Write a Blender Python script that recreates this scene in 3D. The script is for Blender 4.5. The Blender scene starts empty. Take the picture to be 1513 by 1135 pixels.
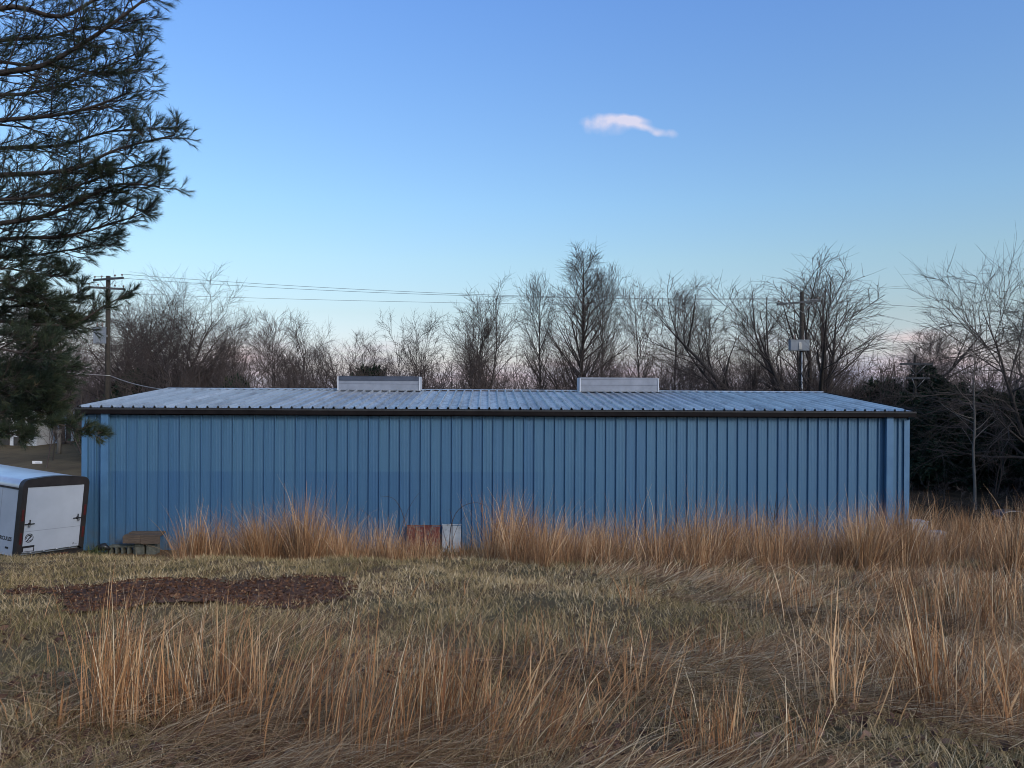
import bpy, bmesh, math
import numpy as np
from mathutils import Matrix, Vector

R = math.radians
sc = bpy.context.scene
C = sc.collection

# ------------------------------------------------------------------ camera
CAM_Z = 4.9
F = 1136.0                       # focal length in photo pixels (1513 wide)
ROLL = R(0.34)
cd = bpy.data.cameras.new('camera'); cam = bpy.data.objects.new('camera', cd); C.objects.link(cam)
cd.sensor_width = 36.0; cd.lens = 36.0 * F / 1513.0; cd.clip_start = 0.1; cd.clip_end = 3000
cam.matrix_world = Matrix.Translation((0, 0, CAM_Z)) @ Matrix.Rotation(R(90), 4, 'X') @ Matrix.Rotation(ROLL, 4, 'Z')
sc.camera = cam

# ------------------------------------------------------------------ render / exposure
sc.render.engine = 'CYCLES'
sc.cycles.use_denoising = True; sc.cycles.adaptive_threshold = .02; sc.cycles.filter_width = 1.0
sc.cycles.max_bounces = 4; sc.cycles.diffuse_bounces = 2; sc.cycles.glossy_bounces = 2
sc.view_settings.view_transform = 'Standard'; sc.view_settings.look = 'None'
sc.view_settings.gamma = 1.0; sc.view_settings.use_curve_mapping = False
sc.view_settings.exposure = 0.40

# ------------------------------------------------------------------ sky
SUN_EL, SUN_AZ = 25.0, 140.0      # behind the camera, over its right shoulder
world = bpy.data.worlds.new('World'); sc.world = world; world.use_nodes = True
nt = world.node_tree; N = nt.nodes; L = nt.links
bg = N['Background']; bg.inputs[1].default_value = 0.15

def wmath(op, a, b=None, c=None, clamp=False):
    n = N.new('ShaderNodeMath'); n.operation = op; n.use_clamp = clamp
    for i, v in enumerate((a, b, c)):
        if v is None: continue
        if isinstance(v, (int, float)): n.inputs[i].default_value = v
        else: L.new(v, n.inputs[i])
    return n.outputs[0]

def wmix(fac, a, b, blend='MIX'):
    n = N.new('ShaderNodeMix'); n.data_type = 'RGBA'; n.blend_type = blend; n.clamp_factor = True
    for s, v in ((n.inputs[0], fac), (n.inputs[6], a), (n.inputs[7], b)):
        if isinstance(v, (int, float)): s.default_value = v
        elif isinstance(v, tuple): s.default_value = (*v, 1)
        else: L.new(v, s)
    return n.outputs[2]

sky = N.new('ShaderNodeTexSky'); sky.sky_type = 'NISHITA'; sky.sun_disc = False
sky.sun_elevation = R(SUN_EL); sky.sun_rotation = R(SUN_AZ)
tc = N.new('ShaderNodeTexCoord'); sep = N.new('ShaderNodeSeparateXYZ'); L.new(tc.outputs['Generated'], sep.inputs[0])
dx, dy, dz = sep.outputs
ramp = N.new('ShaderNodeValToRGB'); L.new(wmath('MULTIPLY', dz, 1.0, clamp=True), ramp.inputs[0])
SKY_T = [(0.0, (.66, .64, .94)), (0.09, (.61, .63, .69)), (0.156, (.66, .74, .76)), (0.225, (.66, .81, .90)), (0.454, (.63, .87, 1.22)), (0.7, (1.05, 1.12, 1.24)), (1.0, (1.30, 1.30, 1.36))]
els = ramp.color_ramp.elements
while len(els) < len(SKY_T): els.new(0.5)
for e, (p, c) in zip(els, SKY_T): e.position = p; e.color = (*c, 1)
col = wmix(1.0, sky.outputs[0], ramp.outputs[0], 'MULTIPLY')
# low bank of rosy evening cloud along the horizon, all the way round
mp = N.new('ShaderNodeMapping'); L.new(tc.outputs['Generated'], mp.inputs[0]); mp.inputs['Scale'].default_value = (4.0, 4.0, 26.0)
nz = N.new('ShaderNodeTexNoise'); nz.inputs['Scale'].default_value = 1.3; nz.inputs['Detail'].default_value = 3; nz.inputs['Roughness'].default_value = .55
L.new(mp.outputs[0], nz.inputs[0])
low = N.new('ShaderNodeMapRange'); L.new(dz, low.inputs[0])
low.inputs[1].default_value = 0.0; low.inputs[2].default_value = 0.095; low.inputs[3].default_value = 1.0; low.inputs[4].default_value = 0.0
bank = wmath('MULTIPLY_ADD', low.outputs[0], 1.25, wmath('MULTIPLY_ADD', nz.outputs[0], 2.8, -2.0))
bank = wmath('MULTIPLY', wmath('MULTIPLY', bank, 0.95, clamp=True), wmath('MULTIPLY', low.outputs[0], 3.0, clamp=True))
nz2 = N.new('ShaderNodeTexNoise'); nz2.inputs['Scale'].default_value = 2.4; nz2.inputs['Detail'].default_value = 2; L.new(mp.outputs[0], nz2.inputs[0])
rose = wmix(wmath('MULTIPLY_ADD', nz2.outputs[0], 3.2, -1.25, clamp=True), (2.7, 2.75, 3.5), (4.2, 3.3, 3.6))
col = wmix(bank, col, rose)
# the one small cloud, high above the roof
gx = wmath('DIVIDE', dx, wmath('MAXIMUM', dy, .05)); gz = wmath('DIVIDE', dz, wmath('MAXIMUM', dy, .05))
cn = N.new('ShaderNodeTexNoise'); cn.inputs['Scale'].default_value = 26; cn.inputs['Detail'].default_value = 2; L.new(tc.outputs['Generated'], cn.inputs[0])
cn2 = N.new('ShaderNodeTexNoise'); cn2.inputs['Scale'].default_value = 60; cn2.inputs['Detail'].default_value = 3; L.new(tc.outputs['Generated'], cn2.inputs[0])
wig = wmath('MULTIPLY_ADD', cn.outputs[0], .018, -.009)
wig2 = wmath('MULTIPLY_ADD', cn2.outputs[0], .012, -.006)
gxw = wmath('ADD', gx, wig2); gzw = wmath('ADD', gz, wig)
total = None; rosy = None
for (px, py, rx, ry, amp) in ((908, 180, 38, 9, 1.25), (936, 179, 20, 7, .8), (900, 193, 44, 14, .38), (948, 190, 18, 5, .85), (971, 196, 13, 6, .62),
                              (993, 197, 12, 8, .5), (1352, 498, 46, 9, -.8), (1400, 525, 70, 20, -.55), (350, 520, 60, 20, -.7)):
    ox, oy = px - 756.5, py - 567.5
    cxx = (ox * math.cos(ROLL) + oy * math.sin(ROLL)) / F; czz = -(-ox * math.sin(ROLL) + oy * math.cos(ROLL)) / F
    a = wmath('DIVIDE', wmath('SUBTRACT', gxw, cxx), rx / F); b = wmath('DIVIDE', wmath('SUBTRACT', gzw, czz), ry / F)
    d2 = wmath('ADD', wmath('MULTIPLY', a, a), wmath('MULTIPLY', b, b))
    g = wmath('MULTIPLY', wmath('POWER', 2.718, wmath('MULTIPLY', d2, -1.1)), amp)
    if amp < 0: rosy = g if rosy is None else wmath('ADD', rosy, g)
    else: total = g if total is None else wmath('ADD', total, g)
total = wmath('MULTIPLY', total, wmath('GREATER_THAN', dy, .3)); rosy = wmath('MULTIPLY', rosy, wmath('GREATER_THAN', dy, .3))
cl = wmath('MULTIPLY', wmath('MULTIPLY_ADD', cn2.outputs[0], 1.5, .15), total)
cl = wmath('MULTIPLY', wmath('MULTIPLY_ADD', cl, 1.25, -.22, clamp=True), .72)
col = wmix(cl, col, (4.5, 4.05, 4.5))
col = wmix(wmath('MULTIPLY', wmath('MULTIPLY', rosy, -1.0), wmath('MULTIPLY_ADD', nz2.outputs[0], 1.6, -.15, clamp=True)), col, (4.6, 3.3, 3.3))
L.new(col, bg.inputs[0])

# ------------------------------------------------------------------ sun (after-glow: weak, wide, warm, from behind the camera)
sd = bpy.data.lights.new('sun', 'SUN'); sun = bpy.data.objects.new('sun', sd); C.objects.link(sun)
sd.energy = 1.25; sd.angle = R(14); sd.color = (1.0, .84, .68)
az = R(SUN_AZ); el = R(SUN_EL)
sun.rotation_euler = Vector((-math.sin(az) * math.cos(el), -math.cos(az) * math.cos(el), -math.sin(el))).to_track_quat('-Z', 'Y').to_euler()

# ------------------------------------------------------------------ geometry helpers
def ray(px, py):
    ox, oy = px - 756.5, py - 567.5
    return (ox * math.cos(ROLL) + oy * math.sin(ROLL)) / F, (-ox * math.sin(ROLL) + oy * math.cos(ROLL)) / F

def at(px, py, Y):
    u, v = ray(px, py)
    return Vector((u * Y, Y, CAM_Z - v * Y))

_py = [-40, -8, 0, 4, 10, 15, 16.6, 17.4, 18.4, 19.6, 21, 24, 60, 140, 400, 1500]
_pz = [5.2, 3.9, 3.3, 2.80, 2.04, 1.36, 1.07, .90, .50, .13, .0, -.03, .0, -.4, -2.0, -8.0]
def ground(x, y):
    x = np.asarray(x, float); y = np.asarray(y, float)
    z = np.interp(y, _py, _pz)
    near = np.clip((19.5 - y) / 3.0, 0, 1)
    z = z + near * (.05 * np.sin(x * .9 + .6 * y) * np.sin(y * .7 + 1.3) + .035 * np.sin(x * 2.3 + 1.7 * y + .8) + .02 * np.sin(4.7 * x - 3.1 * y))
    far = np.clip((y - 26) / 10, 0, 1)
    z = z + far * (.12 * np.sin(x * .21 + .4) * np.sin(y * .17))
    return z

def gz(x, y): return float(ground(x, y))

def on_ground(px, py):
    u, v = ray(px, py)
    Y = 2.5
    while Y < 200:
        if CAM_Z - v * Y <= gz(u * Y, Y): break
        Y += .05
    return u * Y, Y

def tag(o, label=None, cat=None, group=None, kind=None):
    if label: o['label'] = label
    if cat: o['category'] = cat
    if group: o['group'] = group
    if kind: o['kind'] = kind
    return o

def link(name, me, mat=None, parent=None):
    o = bpy.data.objects.new(name, me); C.objects.link(o)
    if mat is not None and me is not None and len(me.materials) == 0: me.materials.append(mat)
    if parent is not None: o.parent = parent
    return o

def empty(name, loc, rz=0.0):
    o = bpy.data.objects.new(name, None); C.objects.link(o); o.location = loc; o.rotation_euler = (0, 0, rz)
    o.empty_display_size = .2
    return o

def mesh_np(name, v, f, attr=None, smooth=False):
    """v (n,3); f (m,3) or (m,4) index array; attr: per-vertex float"""
    v = np.ascontiguousarray(v, np.float32); f = np.ascontiguousarray(f, np.int32)
    me = bpy.data.meshes.new(name); m, k = f.shape
    me.vertices.add(len(v)); me.vertices.foreach_set('co', v.ravel())
    me.loops.add(m * k); me.loops.foreach_set('vertex_index', f.ravel())
    me.polygons.add(m); me.polygons.foreach_set('loop_start', np.arange(0, m * k, k, dtype=np.int32))
    me.update(calc_edges=True)
    if attr is not None:
        a = me.attributes.new('tint', 'FLOAT', 'POINT'); a.data.foreach_set('value', np.ascontiguousarray(attr, np.float32))
    if smooth: me.polygons.foreach_set('use_smooth', np.ones(m, bool))
    return me

class MB:
    def __init__(s): s.bm = bmesh.new()
    def box(s, x0, x1, y0, y1, z0, z1, bev=0.0):
        vs = [s.bm.verts.new(p) for p in ((x0,y0,z0),(x1,y0,z0),(x1,y1,z0),(x0,y1,z0),(x0,y0,z1),(x1,y0,z1),(x1,y1,z1),(x0,y1,z1))]
        fs = [s.bm.faces.new([vs[i] for i in q]) for q in ((3,2,1,0),(4,5,6,7),(0,1,5,4),(1,2,6,5),(2,3,7,6),(3,0,4,7))]
        if bev:
            es = list({e for f in fs for e in f.edges})
            bmesh.ops.bevel(s.bm, geom=es, offset=bev, segments=2, affect='EDGES', profile=.6)
        return s
    def tube(s, pts, r, n=8, cap=True):
        pts = [Vector(p) for p in pts]; rs = r if isinstance(r, (list, tuple)) else [r] * len(pts)
        rings = []
        for i, p in enumerate(pts):
            t = (pts[min(i + 1, len(pts) - 1)] - pts[max(i - 1, 0)]).normalized()
            ref = Vector((0, 0, 1)) if abs(t.z) < .9 else Vector((1, 0, 0))
            u = t.cross(ref).normalized(); w = t.cross(u)
            rings.append([s.bm.verts.new(p + (u * math.cos(2 * math.pi * k / n) + w * math.sin(2 * math.pi * k / n)) * rs[i]) for k in range(n)])
        for a, b in zip(rings, rings[1:]):
            for k in range(n):
                f = s.bm.faces.new((a[k], b[k], b[(k + 1) % n], a[(k + 1) % n])); f.smooth = True
        if cap:
            s.bm.faces.new(rings[0]); s.bm.faces.new(list(reversed(rings[-1])))
        return s
    def prism(s, poly, a, b, axis='y'):
        """extrude a 2-D polygon: axis y -> (x,z), axis x -> (y,z), axis z -> (x,y)"""
        def p3(p, t): return (p[0], t, p[1]) if axis == 'y' else (t, p[0], p[1]) if axis == 'x' else (p[0], p[1], t)
        A = [s.bm.verts.new(p3(p, a)) for p in poly]; B = [s.bm.verts.new(p3(p, b)) for p in poly]
        n = len(poly)
        for i in range(n): s.bm.faces.new((A[i], A[(i + 1) % n], B[(i + 1) % n], B[i]))
        s.bm.faces.new(list(reversed(A))); s.bm.faces.new(B)
        return s
    def sheet(s, prof, a, b, axis):
        """open profile swept straight between a and b (each a function giving 3-D points)"""
        A = [s.bm.verts.new(a(p)) for p in prof]; B = [s.bm.verts.new(b(p)) for p in prof]
        for i in range(len(prof) - 1): s.bm.faces.new((A[i], A[i + 1], B[i + 1], B[i]))
        return s
    def build(s, name, mat=None, parent=None):
        bmesh.ops.recalc_face_normals(s.bm, faces=s.bm.faces)
        me = bpy.data.meshes.new(name); s.bm.to_mesh(me); s.bm.free()
        return link(name, me, mat, parent)

# ------------------------------------------------------------------ materials
class NT:
    def __init__(s, name):
        s.m = bpy.data.materials.new(name); s.m.use_nodes = True; s.t = s.m.node_tree
        s.b = s.t.nodes['Principled BSDF']; s.b.inputs['Roughness'].default_value = .8
    def n(s, typ, **kw):
        q = s.t.nodes.new(typ)
        for k, v in kw.items(): setattr(q, k, v)
        return q
    def l(s, a, b): s.t.links.new(a, b)
    def put(s, sock, v):
        if isinstance(v, (int, float)): sock.default_value = v
        elif isinstance(v, tuple): sock.default_value = (*v, 1) if len(v) == 3 and sock.type == 'RGBA' else v
        else: s.l(v, sock)
    def math(s, op, a, b=None, c=None, clamp=False):
        q = s.n('ShaderNodeMath', operation=op, use_clamp=clamp)
        for i, v in enumerate((a, b, c)):
            if v is not None: s.put(q.inputs[i], v)
        return q.outputs[0]
    def mix(s, fac, a, b, blend='MIX'):
        q = s.n('ShaderNodeMix', data_type='RGBA', blend_type=blend)
        s.put(q.inputs[0], fac); s.put(q.inputs[6], a); s.put(q.inputs[7], b)
        return q.outputs[2]
    def noise(s, scale, detail=4, stretch=None, coord='Object', rough=.55):
        t = s.n('ShaderNodeTexCoord'); q = s.n('ShaderNodeTexNoise')
        q.inputs['Scale'].default_value = scale; q.inputs['Detail'].default_value = detail; q.inputs['Roughness'].default_value = rough
        o = t.outputs[coord] if coord != 'World' else s.n('ShaderNodeNewGeometry').outputs['Position']
        if stretch:
            mp = s.n('ShaderNodeMapping'); mp.inputs['Scale'].default_value = stretch; s.l(o, mp.inputs[0]); o = mp.outputs[0]
        s.l(o, q.inputs[0]); return q.outputs[0]
    def ramp(s, fac, stops):
        q = s.n('ShaderNodeValToRGB'); e = q.color_ramp.elements
        while len(e) < len(stops): e.new(.5)
        for el_, (p, c) in zip(e, stops): el_.position = p; el_.color = (*c, 1) if isinstance(c, tuple) else (c, c, c, 1)
        s.l(fac, q.inputs[0]); return q.outputs[0]
    def rng(s, v, a, b, c=0., d=1.):
        q = s.n('ShaderNodeMapRange'); s.put(q.inputs[0], v)
        for i, x in enumerate((a, b, c, d)): q.inputs[i + 1].default_value = x
        return q.outputs[0]
    def bump(s, h, strength=.3, dist=.02):
        q = s.n('ShaderNodeBump'); q.inputs['Strength'].default_value = strength; q.inputs['Distance'].default_value = dist
        s.l(h, q.inputs['Height']); s.l(q.outputs[0], s.b.inputs['Normal'])
    def pos(s):
        q = s.n('ShaderNodeSeparateXYZ'); s.l(s.n('ShaderNodeNewGeometry').outputs['Position'], q.inputs[0]); return q.outputs
    def rand(s): return s.n('ShaderNodeObjectInfo').outputs['Random']
    def base(s, v): s.put(s.b.inputs['Base Color'], v)
    def set(s, **kw):
        for k, v in kw.items(): s.put(s.b.inputs[k.replace('_', ' ')], v)

def simple(name, a, b=None, scale=8., rough=.8, metal=0., bump=0., bscale=None, coord='Object', spec=.4):
    m = NT(name); b = b or tuple(x * .75 for x in a)
    nz = m.noise(scale, coord=coord)
    m.base(m.ramp(nz, [(.3, b), (.7, a)])); m.set(Roughness=rough, Metallic=metal); m.b.inputs['Specular IOR Level'].default_value = spec
    if bump: m.bump(m.noise(bscale or scale * 4, coord=coord), bump, .01)
    return m.m

def wall_blue():
    m = NT('blue_painted_steel'); x, y, z = m.pos()
    c = m.mix(m.noise(.35, 3, coord='World'), (.053, .132, .228), (.066, .153, .252))
    c = m.mix(m.math('MULTIPLY', m.math('POWER', m.rand(), 2.0), .45), c, (.040, .110, .225))
    streak = m.noise(1.0, 5, (9., 9., .35), 'World')
    c = m.mix(m.rng(streak, .52, .75, 0, .35), c, (.042, .098, .18))
    chalk = m.noise(60, 3, coord='World')
    c = m.mix(m.rng(chalk, .5, .8, 0, .18), c, (.14, .25, .39))
    # old water line: a darker, less faded band with a sharp upper edge on the left two thirds of the wall
    edge = m.rng(m.math('MULTIPLY_ADD', m.noise(7, 4, (3, 1, .6), 'World'), .06, z), 2.30, 2.335, 1, 0)
    fade = m.rng(z, .2, 2.0, .25, 1)
    side = m.rng(x, -1.0, 3.5, 1, 0)
    lx = m.math('MULTIPLY', m.math('MULTIPLY', edge, fade), side)
    patch = m.rng(m.noise(.9, 2, (1, 1, .05), 'World'), .42, .60, .35, 1)
    c = m.mix(m.math('MULTIPLY', m.math('MULTIPLY', lx, patch), .55), c, (.034, .098, .212))
    # splashed soil at the foot of the sheets
    foot = m.math('MULTIPLY', m.rng(z, .0, .8, 1, 0), m.rng(m.noise(5, 5, coord='World'), .35, .7))
    c = m.mix(m.math('MULTIPLY', foot, .75), c, (.11, .095, .07))
    m.base(c); m.set(Roughness=.48)
    m.b.inputs['Specular IOR Level'].default_value = .35
    m.bump(m.noise(1.6, 3, (1.4, 1, 1.1), 'World'), .22, .03)
    return m.m

def roof_steel():
    m = NT('weathered_galvanised_steel'); x, y, z = m.pos()
    c = m.mix(m.rand(), (.34, .375, .41), (.50, .53, .56))
    n1 = m.noise(1.3, 6, (1.6, .55, 1), 'World', .65)
    c = m.mix(m.rng(n1, .48, .68, 0, .62), c, (.22, .23, .24))
    n2 = m.noise(3.0, 5, (2.2, .8, 1), 'World', .7)
    mid = m.math('MULTIPLY', m.rng(x, -8., -5., 0, 1), m.rng(x, 3.5, 6.5, 1, 0))
    c = m.mix(m.math('MULTIPLY', m.rng(n2, .48, .62), m.math('MULTIPLY', mid, .7)), c, (.16, .17, .18))
    rust = m.noise(5.5, 5, coord='World')
    c = m.mix(m.rng(rust, .62, .78, 0, .5), c, (.24, .17, .12))
    m.base(c); m.set(Metallic=.40, Roughness=m.rng(n1, .3, .7, .30, .52))
    m.bump(m.noise(1.6, 3, (1, 1, 1), 'World'), .12, .03)
    return m.m

def bark(name, a, b, scale=14.):
    m = NT(name); nz = m.noise(scale, 6, (1, 1, .22))
    m.base(m.mix(m.math('MULTIPLY', m.rand(), .35), m.ramp(nz, [(.32, b), (.68, a)]), tuple(.8 * x for x in b))); m.set(Roughness=.95)
    m.bump(nz, .6, .03); return m.m

def tinted(name, stops, rough=.85, vary=.0, subs=0.):
    m = NT(name); at_ = m.n('ShaderNodeAttribute', attribute_name='tint')
    c = m.ramp(at_.outputs['Fac'], stops)
    if vary:
        nz = m.noise(.45, 3, coord='World'); c = m.mix(m.rng(nz, .38, .66, 0, vary), c, (.13, .075, .045))
    m.base(c); m.set(Roughness=rough); m.b.inputs['Specular IOR Level'].default_value = .2
    return m.m

def soil():
    m = NT('winter_turf_soil'); x, y, z = m.pos()
    n1 = m.noise(.55, 5, coord='World', rough=.6); n2 = m.noise(6., 6, coord='World', rough=.65); n3 = m.noise(35., 4, coord='World')
    c = m.ramp(n1, [(.36, (.105, .086, .040)), (.5, (.140, .092, .046)), (.64, (.145, .070, .034))])
    c = m.mix(m.rng(n2, .42, .68, 0, .75), c, (.065, .038, .025))
    c = m.mix(m.rng(n3, .5, .75, 0, .5), c, (.28, .23, .15))
    far = m.rng(y, 24, 34)
    cf = m.ramp(m.noise(.12, 5, coord='World'), [(.35, (.105, .080, .048)), (.65, (.150, .115, .068))])
    cf = m.mix(m.rng(m.noise(1.2, 6, (1, .4, 1), 'World'), .45, .7, 0, .5), cf, (.050, .040, .028))
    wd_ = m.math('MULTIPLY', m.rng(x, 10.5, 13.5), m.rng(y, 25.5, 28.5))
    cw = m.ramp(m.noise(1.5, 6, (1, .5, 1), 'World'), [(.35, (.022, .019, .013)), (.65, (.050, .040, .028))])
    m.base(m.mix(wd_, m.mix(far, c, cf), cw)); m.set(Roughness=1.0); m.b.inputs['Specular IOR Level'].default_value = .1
    m.bump(n2, .7, .05); return m.m

def wood(name, a, b):
    m = NT(name); nz = m.noise(5, 6, (1., 9., 9.))
    m.base(m.mix(m.math('MULTIPLY', m.rand(), .4), m.ramp(nz, [(.3, b), (.7, a)]), b)); m.set(Roughness=.9); m.bump(nz, .5, .01); return m.m

def peeling(name, paint, under, amount):
    m = NT(name); nz = m.noise(9, 7, rough=.7); n2 = m.noise(3, 4)
    c = m.mix(m.rng(n2, .3, .7), paint, tuple(.6 * p for p in paint))
    m.base(m.mix(m.rng(nz, amount, amount + .05), c, under)); m.set(Roughness=.85); m.bump(nz, .4, .01); return m.m

M = {
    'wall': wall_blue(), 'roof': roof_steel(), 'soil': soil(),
    'gutter': simple('dark_brown_gutter', (.014, .012, .013), (.008, .007, .008), 3, .7, spec=.08),
    'lip': simple('gutter_lip', (.050, .052, .056), (.034, .035, .038), 3, .6, spec=.15),
    'trim': simple('blue_corner_trim', (.068, .166, .295), (.052, .132, .245), 2.5, .55),
    'ventwhite': simple('weathered_vent_sheet', (.25, .28, .34), (.18, .205, .25), 2.6, .6, .15),
    'ventend': simple('white_vent_end', (.50, .53, .58), (.42, .45, .50), 3, .5),
    'ventdark': simple('dark_vent_cap', (.075, .090, .125), (.055, .065, .09), 3, .6, spec=.15),
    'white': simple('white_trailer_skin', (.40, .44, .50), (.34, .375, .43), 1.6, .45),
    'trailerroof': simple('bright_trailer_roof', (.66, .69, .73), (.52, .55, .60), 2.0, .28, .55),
    'blacktrim': simple('black_trailer_trim', (.030, .026, .026), (.018, .016, .016), 4, .45),
    'red': simple('red_reflector', (.085, .012, .012), (.055, .009, .009), 6, .45),
    'black': simple('black_print', (.018, .018, .020), (.014, .014, .015), 6, .5),
    'rubber': simple('tyre_rubber', (.022, .022, .023), (.014, .014, .014), 9, .85),
    'steel': simple('dull_steel', (.36, .37, .38), (.25, .26, .27), 6, .45, .7),
    'plate': simple('plate_face', (.42, .44, .48), (.33, .35, .38), 6, .5),
    'pole': bark('grey_brown_pole_wood', (.046, .038, .029), (.024, .020, .016), 10),
    'armwood': simple('grey_crossarm', (.07, .075, .085), (.045, .05, .055), 6, .8),
    'boxgrey': simple('pale_grey_box_paint', (.22, .25, .285), (.18, .205, .235), 3, .7),
    'pvc': simple('white_conduit', (.44, .46, .48), (.36, .38, .40), 3, .6),
    'ceramic': simple('insulator', (.20, .15, .13), (.14, .10, .09), 5, .3),
    'wire': simple('aluminium_wire', (.14, .15, .17), (.10, .11, .12), 2, .5),
    'paleline': simple('pale_service_cable', (.34, .33, .32), (.26, .25, .25), 2, .6),
    'bark': bark('dark_grey_bark', (.070, .058, .052), (.032, .027, .025)), 'cedarbark': bark('cedar_bark', (.040, .030, .024), (.020, .016, .013)),
    'barkpale': bark('pale_grey_bark', (.20, .185, .165), (.11, .10, .09)),
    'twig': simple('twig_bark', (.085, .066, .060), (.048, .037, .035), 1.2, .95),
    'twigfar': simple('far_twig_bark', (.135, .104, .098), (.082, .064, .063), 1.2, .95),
    'pinebark': bark('pine_bark', (.075, .060, .052), (.032, .026, .024), 20),
    'plank': wood('weathered_plank', (.135, .098, .070), (.060, .044, .033)),
    'concrete': simple('mossy_concrete', (.13, .135, .115), (.065, .07, .055), 10, .95, 0, .5),
    'blockgrey': simple('grey_block', (.34, .34, .36), (.22, .22, .24), 8, .9, 0, .4),
    'redboard': peeling('peeling_red_paint', (.150, .036, .028), (.15, .115, .095), .52),
    'whiteboard': peeling('flaking_white_paint', (.38, .42, .46), (.16, .17, .18), .58),
    'siding': simple('white_siding', (.60, .62, .64), (.48, .50, .53), 2, .7),
    'stone': simple('grey_brown_stone', (.26, .235, .21), (.14, .125, .11), 3, .9, 0, .5),
    'shingle': simple('dark_shingle', (.060, .056, .054), (.035, .033, .032), 4, .9),
    'glass': simple('dark_window_glass', (.020, .024, .030), (.014, .016, .020), 2, .08),
    'tote': simple('clouded_plastic', (.36, .37, .40), (.26, .27, .30), 5, .4),
    'signwhite': simple('white_sign_sheet', (.80, .80, .80), (.74, .74, .74), 2, .5),
    'signgrey': simple('faded_print', (.26, .28, .32), (.22, .24, .28), 2, .6),
    'blackplastic': simple('black_plastic', (.022, .023, .026), (.014, .015, .016), 3, .28),
}
M['needle'] = tinted('pine_needles', [(0, (.018, .030, .020)), (.55, (.034, .050, .030)), (.86, (.062, .075, .038)), (1, (.13, .10, .055))], .6)
M['cedar'] = tinted('cedar_scale_leaves', [(0, (.010, .022, .014)), (.7, (.020, .040, .022)), (1, (.045, .050, .026))], .8)
M['sedge'] = tinted('dry_broomsedge', [(0, (.13, .048, .020)), (.35, (.34, .158, .066)), (.7, (.54, .310, .150)), (.92, (.70, .49, .28)), (1, (.80, .64, .43))], .8, .30)
M['sedgefar'] = tinted('dry_broomsedge_bank', [(0, (.17, .080, .038)), (.4, (.37, .195, .092)), (.75, (.53, .315, .160)), (1, (.70, .50, .31))], .85, .25)
M['mat'] = tinted('matted_dead_grass', [(0, (.085, .034, .016)), (.4, (.27, .135, .058)), (.8, (.50, .320, .160)), (1, (.74, .56, .34))], .85, .40)
M['turf'] = tinted('winter_turf', [(0, (.130, .108, .044)), (.3, (.250, .190, .085)), (.55, (.39, .285, .145)), (.85, (.54, .405, .225)), (1, (.70, .56, .36))], .9, .15)
M['litter'] = tinted('dark_leaf_mulch', [(0, (.056, .027, .017)), (.5, (.120, .058, .034)), (.85, (.21, .115, .065)), (1, (.38, .25, .14))], .95)
M['leaf'] = tinted('dead_leaf', [(0, (.055, .030, .024)), (.6, (.12, .065, .045)), (1, (.22, .14, .10))], .9)
M['briar'] = simple('briar_cane', (.060, .036, .032), (.036, .024, .022), 5, .8)
M['weed'] = tinted('weed_leaves', [(0, (.03, .05, .02)), (1, (.10, .12, .05))], .8)

# ------------------------------------------------------------------ the ground, one sheet out to the horizon
def axis(lo, hi, step, out):
    a = list(np.arange(lo, hi + 1e-6, step)); s = step; p = hi
    while p < out: s *= 1.25; p += s; a.append(p)
    s = step; p = lo; b = []
    while p > -out: s *= 1.25; p -= s; b.append(p)
    return np.array(b[::-1] + a)
gxs = axis(-17, 17, .25, 1400); gys = axis(-1, 24, .25, 1400)
gX, gY = np.meshgrid(gxs, gys); gZ = ground(gX, gY)
nx, ny = len(gxs), len(gys)
idx = np.arange(nx * ny).reshape(ny, nx)
quads = np.stack([idx[:-1, :-1], idx[:-1, 1:], idx[1:, 1:], idx[1:, :-1]], -1).reshape(-1, 4)
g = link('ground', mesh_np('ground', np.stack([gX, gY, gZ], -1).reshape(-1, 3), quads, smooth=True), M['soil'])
tag(g, kind='structure')

# ------------------------------------------------------------------ the blue metal building
BA = Vector((-12.45, 22.4, 0)); BB = Vector((11.93, 23.2, 0))
BANG = math.atan2(BB.y - BA.y, BB.x - BA.x); BW = (BB - BA).length; HW = BW / 2
NP = 80; PW = BW / NP
EAVE, RIDGE_H, HALF = 4.19, 4.66, 6.15
BM_ = (BA + BB) / 2
bld = empty('metal_building', (BM_.x, BM_.y, -.03), BANG)
tag(bld, 'long low blue ribbed metal building with pale steel roof across the field', 'building')
wall = MB().box(-HW, HW, .012, .10, 0, EAVE - .03).build('front_wall', M['wall'], bld)
def rib_prof(w, h, minor=.003):
    """(x, out) profile of one sheet: major rib on its left edge, two faint stiffeners in the pan"""
    return [(0, 0), (.006, 0), (.020, h), (.048, h), (.062, 0), (.125, 0), (.132, minor), (.145, minor), (.152, 0), (.215, 0), (.222, minor), (.235, minor), (.242, 0), (w, 0)]
mb = MB(); mb.sheet(rib_prof(PW - .0015, .052), lambda p: (p[0], -p[1], .02), lambda p: (p[0], -p[1], EAVE - .05), None)
p0 = mb.build('wall_panel', M['wall'], wall); p0.location = (-HW, 0, 0)
rg = np.random.default_rng(5)
for i in range(1, NP):
    o = p0.copy(); C.objects.link(o); o.parent = wall
    o.location = (-HW + i * PW, float(rg.uniform(-.003, .003)), 0)
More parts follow.
